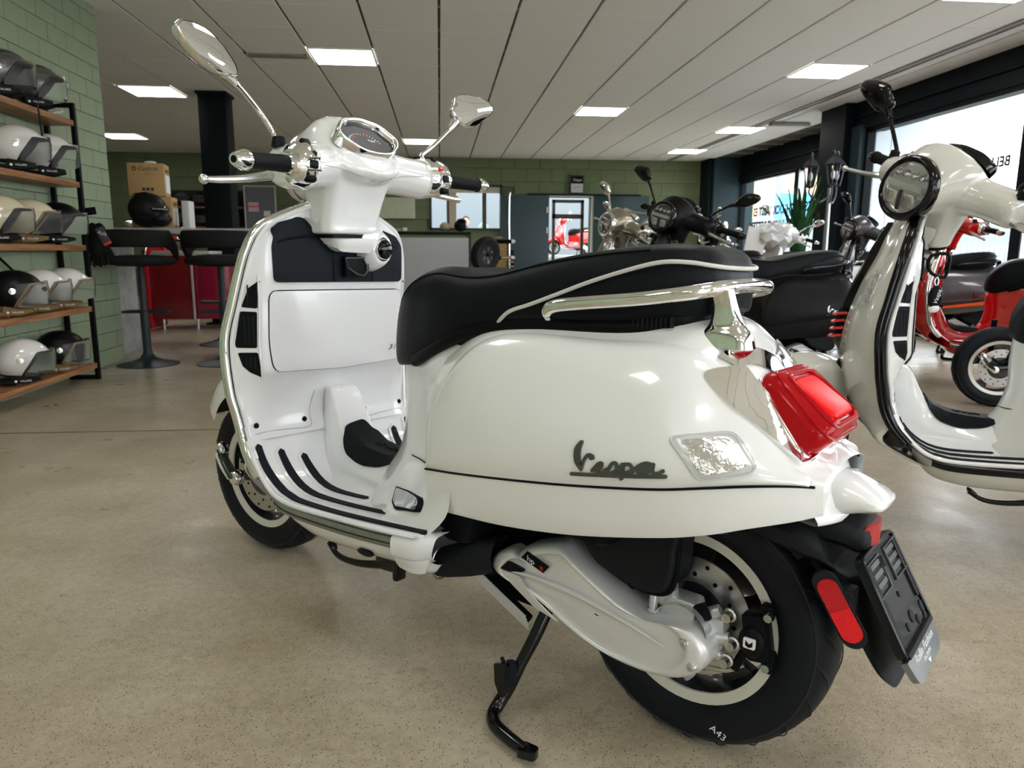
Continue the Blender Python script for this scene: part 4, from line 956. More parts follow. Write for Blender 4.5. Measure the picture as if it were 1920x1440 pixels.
    P('cover_intake',prism([(.365,.262),(.345,.283),(.305,.275),(.318,.262)],lambda a,b:(a,.143,b),lambda a,b:(a,.1495,b)),BLK,cov)
    P('cover_facet',loft([[(.370,.146,.258),(.318,.1495,.260),(.312,.150,.256)],[(.345,.146,.240),(.29,.150,.232),(.28,.1495,.230)],[(.28,.146,.205),(.23,.150,.198),(.22,.149,.197)]],4,3),ALUP,cov)
    bd=P('engine_badge',prism([(.312,.300),(.298,.316),(.245,.299),(.258,.283)],lambda a,b:(a,.1475,b),lambda a,b:(a,.1500,b)),BLK,cov)
    for s_,mm,ox in (('hp',WT,.288),('e',REDB,.262)):
        g=text(s_,.020,.0006); vv=np.array(g[0]); P('lettering',(np.array([(ox-p[0]*.95-p[1]*.0,.1506,.3005+p[1]*.8-p[0]*.30-(.288-ox)*.30) for p in vv]),g[1]),mm,bd)
    for q in ((-.035,.243),(-.05,.205)):
        P('bolt_boss',revolve([(.0001,.150),(.007,.150),(.0085,.147),(.012,.120)],14,'y',loc=(q[0],0,q[1])),ALU,cov)
        P('bolt',revolve([(.0001,.1545),(.0045,.1545),(.005,.149)],6,'y',loc=(q[0],0,q[1])),STEEL,cov)
    P('drain_tube',cat(tube([(.045,.105,.300),(.043,.112,.280),(.040,.118,.262)],.008,10,2),revolve([(.009,-.003),(.0105,0),(.009,.003)],12,'z',loc=(.041,.117,.268)),ell((.038,.119,.253),(.007,.007,.010),10,6)),mat('clear_tube',(.45,.46,.46),.15,coat=1),cov)
    ab=P('air_box',loft([[(x,y,z) for x,z in ((.30,.44),(.20,.365),(.16,.325),(.10,.303),(.055,.296),(.020,.305),(.006,.335),(.002,.38),(.004,.45),(.10,.50),(.25,.50))] for y in (.05,)]+[[(.14+(x-.14)*k,y,.40+(z-.40)*k) for x,z in ((.30,.44),(.20,.365),(.16,.325),(.10,.303),(.055,.296),(.020,.305),(.006,.335),(.002,.38),(.004,.45),(.10,.50),(.25,.50))] for y,k in ((.105,1.0),(.118,.985),(.124,.95),(.124,.85),(.124,.5),(.124,.02))],4,3,cv=True),BLKM,angle=60)
    P('air_box_rim',tube([(.16,.112,.325),(.10,.112,.302),(.055,.112,.295),(.018,.112,.304),(.004,.112,.335),(.0,.112,.40),(.002,.112,.46)],.005,8,4),BLK,ab)
    P('engine_block',cat(loft([[(x,y,z) for y,z in ((-.07,.16),(.07,.16),(.085,.22),(.08,.30),(-.02,.34),(-.07,.30))] for x in (.10,.25,.36,.44)],2,2,cv=True,cap=True),box((.36,.02,.34),(.25,.16,.16),.03),box((.52,0,.33),(.1,.2,.1),.02)),mat('engine_black',(.002,.002,.003),.7,spec=.05))
    P('hub_casting',cat(revolve([(.0001,.052),(.030,.052),(.040,.060),(.046,.078),(.050,.10),(.052,.125)],24,'y',loc=(-.012,0,.2435)),
        tube([(-.03,.085,.262),(-.065,.075,.285)],[.016,.011],12,2),tube([(-.045,.085,.235),(-.085,.078,.240)],[.018,.012],12,2),tube([(-.03,.085,.215),(-.075,.08,.205)],[.015,.010],12,2),
        tube([(.03,.09,.285),(.02,.10,.315)],[.022,.016],12,2),tube([(.0,.10,.185),(-.035,.112,.168)],[.016,.012],12,2),box((.0,.085,.275),(.07,.05,.05),.012),
        box((-.055,.075,.262),(.05,.035,.03),.01)),ALU)
    for q in ((-.085,.088,.286),(-.094,.088,.238),(-.086,.09,.205)):
        P('bolt',cat(revolve([(.0001,.014),(.008,.013),(.009,0),(.012,-.002),(.012,-.006)],14,'y',loc=q),revolve([(.0001,.0145),(.004,.0148)],6,'y',loc=q)),STEEL)
    P('cable_bracket',box((-.045,.103,.285),(.022,.012,.03),.003,rot=(0,R(30),0)),BLK)
    cal=P('brake_caliper',cat(box((-.128,.062,.255),(.045,.040,.085),.012,rot=(0,R(10),0)),ell((-.125,.080,.250),(.024,.014,.028),14,8),box((-.14,.055,.30),(.022,.03,.03),.006),box((-.148,.055,.215),(.022,.03,.04),.006),tube([(-.11,.07,.225),(-.10,.075,.20),(-.098,.075,.19)],.008,8,2)),BLK)
    P('caliper_mark',prism(rpoly([(-.135,.262),(-.115,.262),(-.115,.244),(-.135,.244)],.003),lambda a,b:(a,.092,b),lambda a,b:(a,.0955,b)),WT,cal)
    P('caliper_mark_notch',prism([(-.131,.258),(-.125,.252),(-.119,.258),(-.119,.249),(-.125,.246),(-.131,.249)],lambda a,b:(a,.0955,b),lambda a,b:(a,.0962,b)),BLK,cal)
    for q in ((-.148,.075,.300),(-.150,.075,.212)): P('caliper_bolt',revolve([(.0001,.010),(.007,.009),(.008,0)],12,'y',loc=q),mat('zinc_bolt',(.40,.50,.50),.25,metal=1),cal)
    P('brake_line',tube([(-.11,.070,.200),(-.085,.075,.182),(-.05,.08,.176),(-.01,.085,.172)],.0045,8,4),STEEL,cal)
    P('exhaust',cat(tube([(.30,-.12,.20),(.15,-.15,.24),(.05,-.16,.27)],.03,12,3),loft([[(x,-.165+r*math.cos(w)*.6,.29+r*math.sin(w)) for w in np.linspace(0,2*PI,14,endpoint=False)] for x,r in ((.12,.03),(.10,.065),(-.15,.075),(-.20,.05))],3,1,cv=True,cap=True)),mat('silencer',(.05,.05,.055),.4,metal=.6))
    # cooling fins below the front of the cover, crankcase bits, intake muff
    for k in range(5): P('cooling_fin',tube([(.466-.0026*k,.150,.264-.0058*k),(.40-.0026*k,.150,.229-.0058*k),(.30-.0026*k,.146,.178-.0058*k)],.0026,6,2),ALU)
    P('fin_backing',tube([(.46,.140,.252),(.40,.140,.220),(.30,.136,.168)],.012,8,2),mat('engine_black',(.002,.002,.003),.7,spec=.05))
    mf=P('intake_muff',cat(loft([[(x0+.0,.165+r*math.cos(w)*1.0+dy,z0+r*math.sin(w)*1.15) for w in np.linspace(0,2*PI,18,endpoint=False)] for x0,z0,r,dy in ((.512,.240,.028,.0),(.495,.245,.031,-.005),(.44,.262,.034,-.02),(.38,.28,.036,-.04))],3,1,cv=True)),BLKM)
    P('muff_ring',tube([(.513,.165+.029*math.cos(w),.238+.0355*math.sin(w)) for w in np.linspace(0,2*PI,18,endpoint=False)],.002,6,0,closed=True),STEEL,mf)
    P('muff_core',revolve([(.0001,.0),(.012,.002),(.026,-.01)],14,'x',loc=(.503,.165,.241)),BLK,mf)
    P('inner_tray',cat(box((.30,0,.43),(.42,.40,.10),.03),box((.05,0,.47),(.3,.30,.06),.02),box((.47,0,.36),(.10,.36,.14),.03)),BLK)
    # ---------------- centre stand (deployed) and side stand (folded)
    cs=P('centre_stand',cat(tube([(.262,.120,.205),(.272,.150,.150),(.285,.176,.10),(.297,.196,.055),(.305,.215,.028),(.302,.238,.0135),(.275,.262,.0135),(.225,.276,.0135),(.188,.283,.0135)],[.013,.013,.012,.013,.0135,.0135,.0135,.013,.012],12,5),
        tube([(.262,-.120,.205),(.285,-.176,.10),(.297,-.196,.05),(.300,-.215,.014),(.285,-.23,.0125),(.25,-.23,.0125)],.0125,12,4),tube([(.262,-.13,.20),(.262,.13,.20)],.012,12,1)),BLKG,angle=60)
    P('stand_plate',cat(prism([(.325,.098),(.295,.110),(.278,.085),(.290,.050),(.312,.040),(.322,.060)],lambda a,b:(a,.205,b),lambda a,b:(a,.212,b))),BLKG,cs)
    P('stand_buffer',cat(tube([(.300,.19,.098),(.272,.225,.083)],.0125,14,1),tube([(.315,.20,.110),(.298,.205,.094)],.004,8,1)),RUB,cs)
    P('foot_pad',prism(rpoly([(.205,.268),(.166,.272),(.162,.294),(.200,.298)],.008),lambda a,b:(a,b,.004+(.205-a)*.15),lambda a,b:(a,b,.020+(.205-a)*.15)),BLKG,cs)
    P('side_stand',cat(tube([(.640,.175,.205),(.69,.185,.190),(.76,.192,.177),(.82,.195,.178),(.862,.19,.198)],[.012,.010,.008,.007,.006],10,4),tube([(.862,.185,.205),(.846,.197,.196),(.840,.19,.185),(.852,.18,.190)],.0045,8,3,closed=True),box((.655,.18,.198),(.085,.018,.030),.005,rot=(0,R(5),0)),box((.628,.18,.192),(.016,.03,.044),.005)),BLKG)
    # ---------------- front suspension (steered)
    P('front_arm',cat(tube([(1.40,-.085,.50),(1.40,-.09,.36),(1.395,-.085,.245)],.016,12,3),box((1.385,-.075,.24),(.10,.03,.05),.012)),BLK,steer=True)
    P('suspension_link',cat(tube([(1.480,.108,.312),(1.455,.110,.275),(1.415,.112,.238)],[.013,.015,.016],12,3,flat=.5),tube([(1.41,.085,.238),(1.34,.075,.245)],.015,12,2)),mat('link_green_black',(.03,.045,.040),.2,metal=.5),steer=True)
    P('link_cap',revolve([(.0001,.014),(.016,.013),(.020,.006),(.020,-.012)],20,'y',loc=(1.480,.105,.312)),CHROME,steer=True); P('link_cap',revolve([(.0001,.014),(.018,.013),(.022,.006),(.022,-.015)],20,'y',loc=(1.412,.108,.236)),CHROME,steer=True)
    P('link_edge',tube([(1.490,.118,.298),(1.466,.120,.262),(1.432,.121,.232)],.004,8,3),CHROME,steer=True)
    P('front_damper',cat(tube([(1.34,.06,.245),(1.30,.05,.40),(1.26,.045,.56)],.022,14,2),tube([(1.43,.08,.30),(1.38,.085,.27),(1.33,.08,.30)],.006,8,3)),BLK,steer=True)
    cal2=P('front_caliper',cat(box((1.315,.06,.285),(.045,.035,.08),.01,rot=(0,R(-15),0))),BLK,steer=True)
    # ---------------- headset (steered)
    secs=[]
    neck=loft([ring2((1.030,0,z),(.050+a,0,0),(0,w,0),16,4.5) for z,a,w in ((.932,.0,.090),(.96,.0,.092))]+[ring2((1.020,0,1.0),(.058,0,-.01),(0,.096,0),16,4.5),ring2((1.006,0,1.05),(.078,0,-.03),(0,.103,0),16,4.2),ring2((1.0,0,1.09),(.095,0,-.04),(0,.110,0),16,3.5)],4,1,cv=True,cap=True)
    # dome: sections along the tilted axis from the dial face to the headlight
    dome=loft([ring2((.905,0,1.105),(0,.050,0),(.02,0,.030),20,2.2),ring2((.935,0,1.115),(0,.100,0),(.03,0,.055),20,2.3),ring2((.985,0,1.125),(0,.118,0),(.02,0,.082),20,2.3),ring2((1.035,0,1.122),(0,.113,0),(.0,0,.100),20,2.2),ring2((1.08,0,1.117),(0,.106,0),(-.02,0,.101),20,2.1),ring2((1.118,0,1.109),(0,.098,0),(-.025,0,.096),20,2.0),ring2((1.134,0,1.104),(0,.092,0),(-.025,0,.090),20,2.0)],4,1,cv=True,cap=True)
    arm=loft([ring2((1.02,.0,1.09),(.075,0,0),(0,0,.060),16,2.2),ring2((1.0,.09,1.092),(.070,0,0),(0,0,.054),16,2.2),ring2((.975,.15,1.085),(.062,0,.0),(0,0,.050),16,2.3),ring2((.962,.195,1.080),(.064,0,.004),(0,0,.051),16,2.4),ring2((.965,.225,1.078),(.060,0,.004),(0,0,.048),16,2.4),ring2((.972,.245,1.076),(.040,0,.003),(0,0,.034),16,2.4)],4,1,cv=True,cap=True)
    hs=remesh(cat(neck,dome,arm,mirror(arm)),.005,9,.5)
    P('headset',hs,WHITE,steer=True,angle=60)
    P('neck_gap',loft([ring2((1.030,0,z),(.042,0,0),(0,.082,0),16,4.5) for z in (.922,.932)],1,1,cv=True),BLK,steer=True)
    P('headset_gap',both(tube([(.905,.050,1.068),(.903,.10,1.078),(.900,.165,1.082)],.0012,6,3)),mat('seam_grey',(.5,.5,.5),.5),steer=True)
    (lambda *a,**k:None)('neck_edge',both(tube([(.925,.088,1.055),(.945,.087,1.02),(.975,.083,.975),(.992,.080,.945)],.002,6,3)),WHITE,steer=True)
    # instrument: chrome bezel, dark display
    dc=np.array((.932,0,1.159)); du=np.array((0,1,0)); dv=np.array((.62,0,.785)); dn2=np.array((-.785,0,.62))
    dsh=rpoly([(-.094,.006),(-.060,.046),(0,.058),(.060,.046),(.094,.006),(.088,-.014),(.048,-.046),(0,-.052),(-.048,-.046),(-.088,-.014)],.016,3)
    def DP(a,b,d): return tuple(dc+du*a+dv*b+dn2*d)
    bz=P('dial_bezel',loft([[DP(a*1.08,b*1.10,-.020) for a,b in dsh],[DP(a*1.07,b*1.09,.004) for a,b in dsh],[DP(a*1.02,b*1.03,.010) for a,b in dsh],[DP(a*.95,b*.93,.006) for a,b in dsh],[DP(a*.90,b*.86,-.006) for a,b in dsh]],3,0,cv=True),CHROME,steer=True)
    dsp=P('dial_face',prism(dsh,lambda a,b:DP(a*.92,b*.90,-.010),lambda a,b:DP(a*.92,b*.90,-.004)),DISP,bz)
    ticks=[]
    for k in range(15):
        w=R(20+k*10); r=.050
        if k%2==0: pass
        ticks.append(tube([DP(r*math.cos(w)*1.0+.012,r*math.sin(w)*.62-.016,-.0032),DP((r+.006)*math.cos(w)+.012,(r+.006)*math.sin(w)*.62-.016,-.0032)],.0011,4,0))
    P('dial_scale',cat(*ticks),WT,bz)
    P('dial_red_zone',cat(tube([DP(.045*math.cos(R(w))+.012,.045*math.sin(R(w))*.6-.016,-.0032) for w in range(20,60,6)],.0009,4,0),tube([DP(.06*math.cos(R(w))+.012,.06*math.sin(R(w))*.6-.016,-.0032) for w in range(95,115,6)],.0009,4,0)),REDB,bz)
    g=text('Vespa',.011,.0005,shear=.4); vv=np.array(g[0]); P('dial_lettering',(np.array([DP(-p[0]-.012,p[1]+.0,-.0032+p[2]) for p in vv]),g[1]),WT,bz)
    # headlight
    hc=np.array((1.138,0,1.103)); hn=np.array((.965,0,.262)); hu=np.array((-.262,0,.965))
    def HP(r,w,d,k=1.0): return tuple(hc+hn*d+np.array((0,1,0))*r*math.cos(w)*k+hu*r*math.sin(w))
    W24=np.linspace(0,2*PI,32,endpoint=False)
    hl=P('headlight_bezel',loft([[HP(r,w,d) for w in W24] for r,d in ((.093,-.020),(.096,.0),(.093,.014),(.084,.021),(.074,.016))],3,0,cv=True),mat('bezel_chrome',(.9,.9,.9),.05,metal=1),steer=True)
    P('headlight_lens',loft([[HP(r,w,d) for w in W24] for r,d in ((.075,.016),(.068,.026),(.05,.034),(.025,.038),(.001,.039))],3,0,cv=True),CLEAR,hl)
    P('headlight_reflector',loft([[HP(r,w,d) for w in W24] for r,d in ((.074,.014),(.066,-.002),(.045,-.012),(.001,-.016))],3,0,cv=True),SILV,hl)
    P('light_bar',cat(prism(rpoly([(-.070,-.004),(.070,-.004),(.066,.014),(-.066,.014)],.004),lambda a,b:tuple(hc+np.array((0,a,0))+hu*b+hn*.012),lambda a,b:tuple(hc+np.array((0,a,0))+hu*b+hn*.020))),mat('lamp_silver',(.75,.75,.74),.2,metal=.8),hl)
    for a in (-.042,-.014,.014,.042): P('projector',revolve([(.0001,.010),(.007,.008),(.011,.0),(.012,-.008)],12,'x',loc=tuple(hc+np.array((0,a,0))+hu*.035+hn*.012)),SILV,hl)
    for a in (-.03,.03): P('projector',box(tuple(hc+np.array((0,a,0))-hu*.032+hn*.010),(.012,.040,.040),.004),SILV,hl)
    P('lamp_baffle',box(tuple(hc-hu*.035+hn*.014),(.010,.010,.055),.002),BLK,hl)
    # controls each side
    def side(s,red):
        k=lambda g: g if s>0 else mirror(g)
        pod=loft([ring2((.945,.192,1.080),(.052,0,.0),(0,0,.052),18,2.6),ring2((.928,.215,1.081),(.052,0,0),(0,0,.050),18,2.6),ring2((.918,.238,1.080),(.046,0,0),(0,0,.044),18,2.5),ring2((.914,.252,1.078),(.034,0,0),(0,0,.033),18,2.2)],4,1,cv=True,cap=True)
        sw=P('switch_housing',k(pod),CHROME,steer=True)
        P('switch_bezel',k(cat(tube([(.872,.205,1.092),(.872,.205,1.066),(.876,.240,1.066),(.876,.240,1.090)],.0035,8,1,closed=True))),CHROME,sw)
        P('switch_button',k(box((.876,.222,1.078),(.012,.026,.018),.004)),BLK,sw)
        P('switch_button',k(box((.884,.218,1.102),(.012,.026,.012),.004,rot=(0,R(-30),0))),REDB if red else BLK,sw,label='red kill switch' if red else None)
        P('switch_button',k(box((.905,.216,1.124),(.022,.024,.012),.004,rot=(0,R(-60),0))),BLK,sw)
        P('switch_button',k(box((.884,.225,1.048),(.016,.028,.016),.005,rot=(0,R(30),0))),BLK,sw)
        gx=lambda y:.9145-(y-.26)*.20
        P('grip_collar',k(revolve([(.020,0),(.024,.002),(.024,.007),(.020,.009),(.021,.013),(.019,.018)],20,'y')) if False else k(tube([(gx(.252),.252,1.078),(gx(.272),.272,1.0775)],[.026,.023],18,1)),CHROME,steer=True)
        P('handlebar_grip',k(tube([(gx(.268),.268,1.0775),(gx(.30),.30,1.0765),(gx(.34),.34,1.075),(gx(.382),.382,1.0735)],[.0190,.0182,.0175,.0178],18,3)),mat('grip_rubber',(.004,.005,.006),.4,bump=.8,scale=350,spec=.1),steer=True)
        P('bar_end',k(tube([(gx(.380),.380,1.0735),(gx(.390),.390,1.073),(gx(.408),.408,1.0722),(gx(.414),.414,1.072)],[.0205,.0212,.0150,.0120],18,0)),CHROME,steer=True)
        P('bar_end_cap',k(tube([(gx(.412),.412,1.072),(gx(.4145),.4145,1.072)],[.0075,.0075],12,0)),BLK,steer=True)
        P('brake_lever',k(tube([(.985,.215,1.062),(.995,.26,1.056),(.992,.32,1.046),(.990,.38,1.040),(.990,.408,1.039)],[.013,.013,.010,.0095,.0075],10,4,flat=.8)),LEVER,steer=True)
        P('lever_ball',k(ell((.990,.414,1.0385),(.0105,.0105,.0105),12,8)),LEVER,steer=True)
        mb=P('mirror_mount',k(cat(tube([(.975,.232,1.120),(.976,.231,1.142)],[.017,.013],6,0),)),RUB,steer=True)
    side(1,False); side(-1,True)
    # mirrors (stems + housings), measured, taken out of the steered pose
    for s,ctr_,j,yaw in ((1,(.909,.42,1.268),[(.975,.232,1.135),(.979,.238,1.150),(.967,.275,1.182),(.955,.32,1.215),(.948,.345,1.228)],15),(-1,(.950,-.40,1.295),[(.975,-.232,1.139),(.985,-.232,1.152),(.975,-.26,1.176),(.965,-.30,1.215),(.958,-.325,1.240)],-4)):
        a=R(yaw);tl=R(11);n=np.array((-math.cos(a)*math.cos(tl),-math.sin(a)*math.cos(tl),math.sin(tl))); u=np.cross((0,0,1),n);u/=np.linalg.norm(u);v=np.cross(n,u)
        if s>0: ol=[(-.068,.020),(-.063,.032),(-.048,.040),(.0,.040),(.034,.022),(.060,-.005),(.068,-.022),(.064,-.034),(.048,-.038),(.014,-.037),(-.022,-.022),(-.052,-.002)]
        else: ol=[(-.052,.034),(-.01,.042),(.045,.041),(.078,.030),(.077,.008),(.040,-.020),(-.012,-.047),(-.045,-.044),(-.068,-.030),(-.076,-.014),(-.064,.010)]
        ol=[tuple(p) for p in cr(ol,3,True)]
        def MP(a_,b_,d): return np.array(ctr_)+u*a_+v*b_-n*d
        def unm(g): return (np.array([tuple(UNS@Vector(q)) for q in g[0]]),g[1])
        m1=P('mirror_housing',unm(loft([[MP(x*1.0,y*1.0,-.004) for x,y in ol],[MP(x*1.05,y*1.06,0) for x,y in ol],[MP(x*1.04,y*1.05,.010) for x,y in ol],[MP(x*.9,y*.88,.024) for x,y in ol],[MP(x*.5,y*.5,.033) for x,y in ol],[MP(x*.02,y*.02,.035) for x,y in ol]],3,0,cv=True)),CHROME,steer=True)
        gl=loft([[MP(x*.985*k_,y*.98*k_,-.003-.003*(1-k_*k_)) for x,y in ol] for k_ in (1,.75,.5,.25,.01)],1,0,cv=True)
        P('mirror_glass',unm(gl),MIRR,m1)
        e=np.array(j[-1]); tgt=MP(.045 if s>0 else -.055,-.030 if s>0 else -.030,.010)
        P('mirror_stem',unm(tube(j,[.0065]*6,10,4)),CHROME,steer=True)
        P('mirror_neck',unm(tube([e-(e-np.array(j[-2]))*.4,e,(e+tgt)/2,tgt],[.0085,.0095,.012,.014],12,2)),CHROME,steer=True)
    return t
def steer(root,a):
    M=SM(a)
    for ch in root.children:
        if ch.get('st'): ch.matrix_local=M
SCO=build_scooter('glossy white scooter in front, black seat with pale piping, red tail lamp')
SCO.location=(.47232,1.22254,0); SCO.rotation_euler=(.0265,0,R(135.5233))
steer(SCO,A0)
# ============================================================ the other scooters
def paint(name,c,r=.3,metal=.3): return mat(name,c,r,metal=metal,coat=.8)
def other(loc,head,st,label,body,edge=None,tie=None,bez=None,chrome=None,group=None,skip=(),seat=None,lean=0.0,z=0,inn=None):
    mm={'white_gloss_paint':body,'white_inner_plastic':inn or body,'tie_paint':tie or body}
    if edge: mm['shield_edge_chrome']=edge
    if bez: mm['bezel_chrome']=bez
    if chrome: mm['chrome']=chrome
    if seat: mm['seat_vinyl']=seat; 
    mm['pale_piping']=BLKM
    if edge is BLKG: mm['strip_silver']=BLKG
    r=dup(SCO,(loc[0],loc[1],z),(lean,0,R(head)),label,mmap=mm,skip=skip)
    steer(r,R(st)); return r
REDG=mat('grille_red',(.75,.02,.02),.2,coat=1)
W2=other((2.385,1.665),149.5,50,'cream white scooter at the right edge, gloss black headlight ring and black shield edging',CREAM,edge=BLKG,tie=BLKG,bez=BLKG,chrome=BLKG,inn=WHITE)
for ch in W2.children:
    if ch.name.startswith('horn_cover'):
        for c in ch.children: c.material_slots[0].link='OBJECT'; c.material_slots[0].material=REDG
MB=paint('matt_black_paint',(.006,.006,.007),.42,.0); MB.node_tree.nodes['Principled BSDF'].inputs['Coat Weight'].default_value=0; MB.node_tree.nodes['Principled BSDF'].inputs['Specular IOR Level'].default_value=.12
B1=other((2.42,4.40),180,35,'matt black scooter behind the seat of the white scooter, black mirrors and round headlight',MB,edge=BLKG,bez=BLKG,chrome=BLKG)
RED=mat('red_gloss_paint',(.60,.006,.006),.15,coat=1)
RD=other((4.33,4.27),150,20,'bright red scooter behind the cream white scooter, chrome shield edging',RED)
GP=paint('violet_grey_metallic',(.085,.08,.095),.3,.6)
G1=other((4.60,5.82),150,40,'violet grey metallic scooter with an orange stripe, behind the red scooter',GP,edge=BLKG,bez=BLKG,chrome=BLKG)
O('stripe',prism([(.34,.452),(.04,.500),(-.07,.550),(-.13,.556),(-.02,.478),(.34,.432)],lambda a,b:(a,.236,b),lambda a,b:(a,.241,b)),mat('stripe_orange',(.85,.12,.02),.3),G1,label='orange stripe'); O('stripe',prism([(.40,.452),(.16,.485),(.10,.500),(.06,.499),(.20,.450),(.40,.436)],lambda a,b:(a,.235,b),lambda a,b:(a,.2405,b)),BLK,G1,label='black stripe')
CH=paint('champagne_metallic',(.42,.38,.30),.25,.8)
S1=other((2.35,5.35),165,38,'champagne metallic scooter with chrome mirrors, behind the matt black scooter',CH)
NB=paint('navy_paint',(.012,.02,.05),.25,.2)
S2=other((2.9,7.7),165,38,'dark blue scooter with chrome mirrors, farther back beside the doorway',NB)
MT=paint('mint_paint',(.45,.62,.52),.25,.0)
M1=other((4.75,9.9),168,35,'pale mint green scooter in the back by the far window',MT)
M2=other((4.3,8.55),172,-20,'black scooter in front of the mint green scooter by the far window',MB,bez=CHROME)
PW=paint('plain_white_paint',(.7,.7,.68),.3,.0)
P1=other((4.75,7.75),170,30,'white scooter with its headset wrapped in plastic film near the street lantern',PW)
W1=other((4.435,3.265),150,5,'black scooter cut off by the right edge, only its front wheel in view',MB,edge=BLKG,skip=('front_fender','fender_crest','fender_liner'))
F1=other((3.55,17.75),205,-12,'small red vintage scooter on a lift seen through the doorway',RED,z=.80); F1.scale=(.72,.72,.72)
L1=other((-4.9,13.2),-60,0,'dark red scooter at the far left behind the bar counter',RED)
# number: key and hook
t=thing('key_fob','black oval key fob with white lettering hanging from the white scooter hook','key',(1.435,2.02,.765))
O('fob',xf(ell((0,0,0),(.022,.010,.034),18,12),rot=(0,R(8),0)),BLK,t); O('fob_tip',ell((0,0,-.034),(.016,.010,.012),12,8),WT,t); O('key_ring',tube([(0,0,.030),(.006,0,.045),(0,0,.058),(-.006,0,.045)],.0018,6,3,closed=True),CHROME,t)
g=text('Vespa',.018,.0006,shear=.3); O('lettering',xf(g,rot=(R(90),R(-75),0),loc=(0,-.0105,0)),WT,t)
t=thing('bag_hook_bracket','black square bag hook bracket on the cream white scooter, key fob hanging from it','hook',(1.445,2.03,.855))
O('bracket',tube([(-.028,0,.028),(.022,0,.034),(.03,0,.008),(.02,0,-.034),(-.022,0,-.022),(-.034,0,-.0)],.005,8,2,closed=True),BLK,t)
# plastic film over the wrapped scooter
t=thing('plastic_wrap','crumpled translucent plastic film over a scooter headset','wrap',(3.66,7.92,1.06))
g=ell((0,0,0),(.26,.22,.14),28,18); v=np.array(g[0]); rs=np.random.RandomState(3)
v+=.018*np.sin(v[:,[1,2,0]]*55+1)+.008*rs.randn(*v.shape); O('film',(v,g[1]),mat('plastic_film',(.80,.80,.80),.3,coat=.4),t,angle=20)
O('paper_sheet',box((-.26,-.12,-.08),(.22,.01,.34),.002,rot=(R(-6),R(12),0)),mat('paper_white',(.72,.70,.68),.7),t)

# ============================================================ helmets and shelf rack
def helmet(label,shell,trim,loc,rz,group=None,vis=True):
    t=thing('helmet',label,'helmet',loc,(0,0,rz),group)
    a,b,c=.150,.118,.128; n=40; m=12; zc=.140
    def lim(ph):   # polar limit at azimuth
        d=abs(ph)
        return R(68)+ (R(132)-R(68))*min(1,max(0,(d-R(52))/R(38)))**1.3 if d<R(90) else R(132)-R(6)*max(0,(d-R(90))/R(90))
    rows=[];edge=[]
    for i in range(n):
        ph=-PI+2*PI*i/n; L=lim(ph); r=[]
        for k in range(m+1):
            th=L*k/m; bul=1-.10*max(0,(th-R(95)))/R(40)
            r.append((a*math.sin(th)*math.cos(ph)*bul,b*math.sin(th)*math.sin(ph)*bul,zc+c*math.cos(th)))
        rows.append(r); edge.append(r[-1])
    O('shell',loft(rows,0,0,cu=True),shell,t,angle=70)
    O('edge_trim',tube(edge,.007,6,0,closed=True),trim,t)
    inner_=[[(p[0]*.93,p[1]*.93,zc+(p[2]-zc)*.93) for p in r] for r in rows]
    O('liner',loft(inner_,0,0,cu=True),mat('liner_dark',(.02,.015,.012),.9),t)
    pad=[]
    for s in (1,-1):
        pad=loft([[(x,s*y,z) for x,y,z in ((-.05,.098,.065),(.03,.104,.050),(.085,.085,.045),(.09,.075,.028),(.03,.092,.012),(-.06,.088,.012))],[(x*.98,s*(y-.012),z) for x,y,z in ((-.05,.098,.065),(.03,.104,.050),(.085,.085,.045),(.09,.075,.028),(.03,.092,.012),(-.06,.088,.012))]],1,1,cv=True,cap=True)
        p=O('cheek_pad',pad,trim,t)
        if s<0:
            g=text('VALARE',.016,.0006); O('lettering',xf(g,rot=(R(90),0,0),loc=(.015,-.1085,.030)),WT,p); O('logo_dot',revolve([(.0001,.001),(.007,.001)],12,'y',loc=(-.032,-.107,.030)),WT,p)
    O('neck_roll',tube([(-.03,.092,.018),(-.09,.07,.018),(-.125,0,.022),(-.09,-.07,.018),(-.03,-.092,.018)],.015,8,4),trim,t)
    if vis:
        rows=[]
        for i in range(17):
            ph=R(-84)+R(168)*i/16; r=[]
            for k in range(7):
                zz=.185-.135*k/6+.02*math.cos(ph); rr=1.10-.05*abs(k-2)/4
                r.append((a*1.06*rr*math.cos(ph)*.98,b*1.08*rr*math.sin(ph)*.97,zz))
            rows.append(r)
        O('visor',loft(rows,0,0),mat('visor_clear',(.95,.97,.97),.02,trans=.96,ior=1.15),t)
        for s in (1,-1): O('visor_button',revolve([(.0001,.008),(.017,.007),(.020,0),(.020,-.006)],18,'y',loc=(.0,s*.1165,.150)) if s>0 else mirror(revolve([(.0001,.008),(.017,.007),(.020,0),(.020,-.006)],18,'y',loc=(.0,.1165,.150))),CHROME,t)
    return t
HB=mat('helmet_black',(.004,.004,.005),.35,spec=.2); HW=mat('helmet_white',(.74,.73,.69),.15,coat=.8); HC=mat('helmet_cream',(.62,.55,.38),.15,coat=.8); HG=mat('helmet_grey',(.13,.13,.135),.25,metal=.6,coat=.6)
TB=mat('helmet_trim_black',(.01,.01,.011),.6,spec=.2); TT=mat('helmet_trim_tan',(.20,.125,.045),.6)
t=thing('shelf_rack','black steel rack with wooden shelves for helmets against the green block wall','shelf',(-2.45,4.6,0))
RK=mat('rack_black',(.006,.006,.007),.45,spec=.1); WD=wood_mat('oiled_wood',(.16,.055,.018),(.33,.14,.05),(.46,.23,.09),'y',9)
x1,x0=.07,-.10
for (x,y) in ((x1,.70),(x0,.70),(x1,-1.9),(x0,-1.9),(x0,-.55)): O('post',box((x,y,.915),(.03,.03,1.83),.002),RK,t)
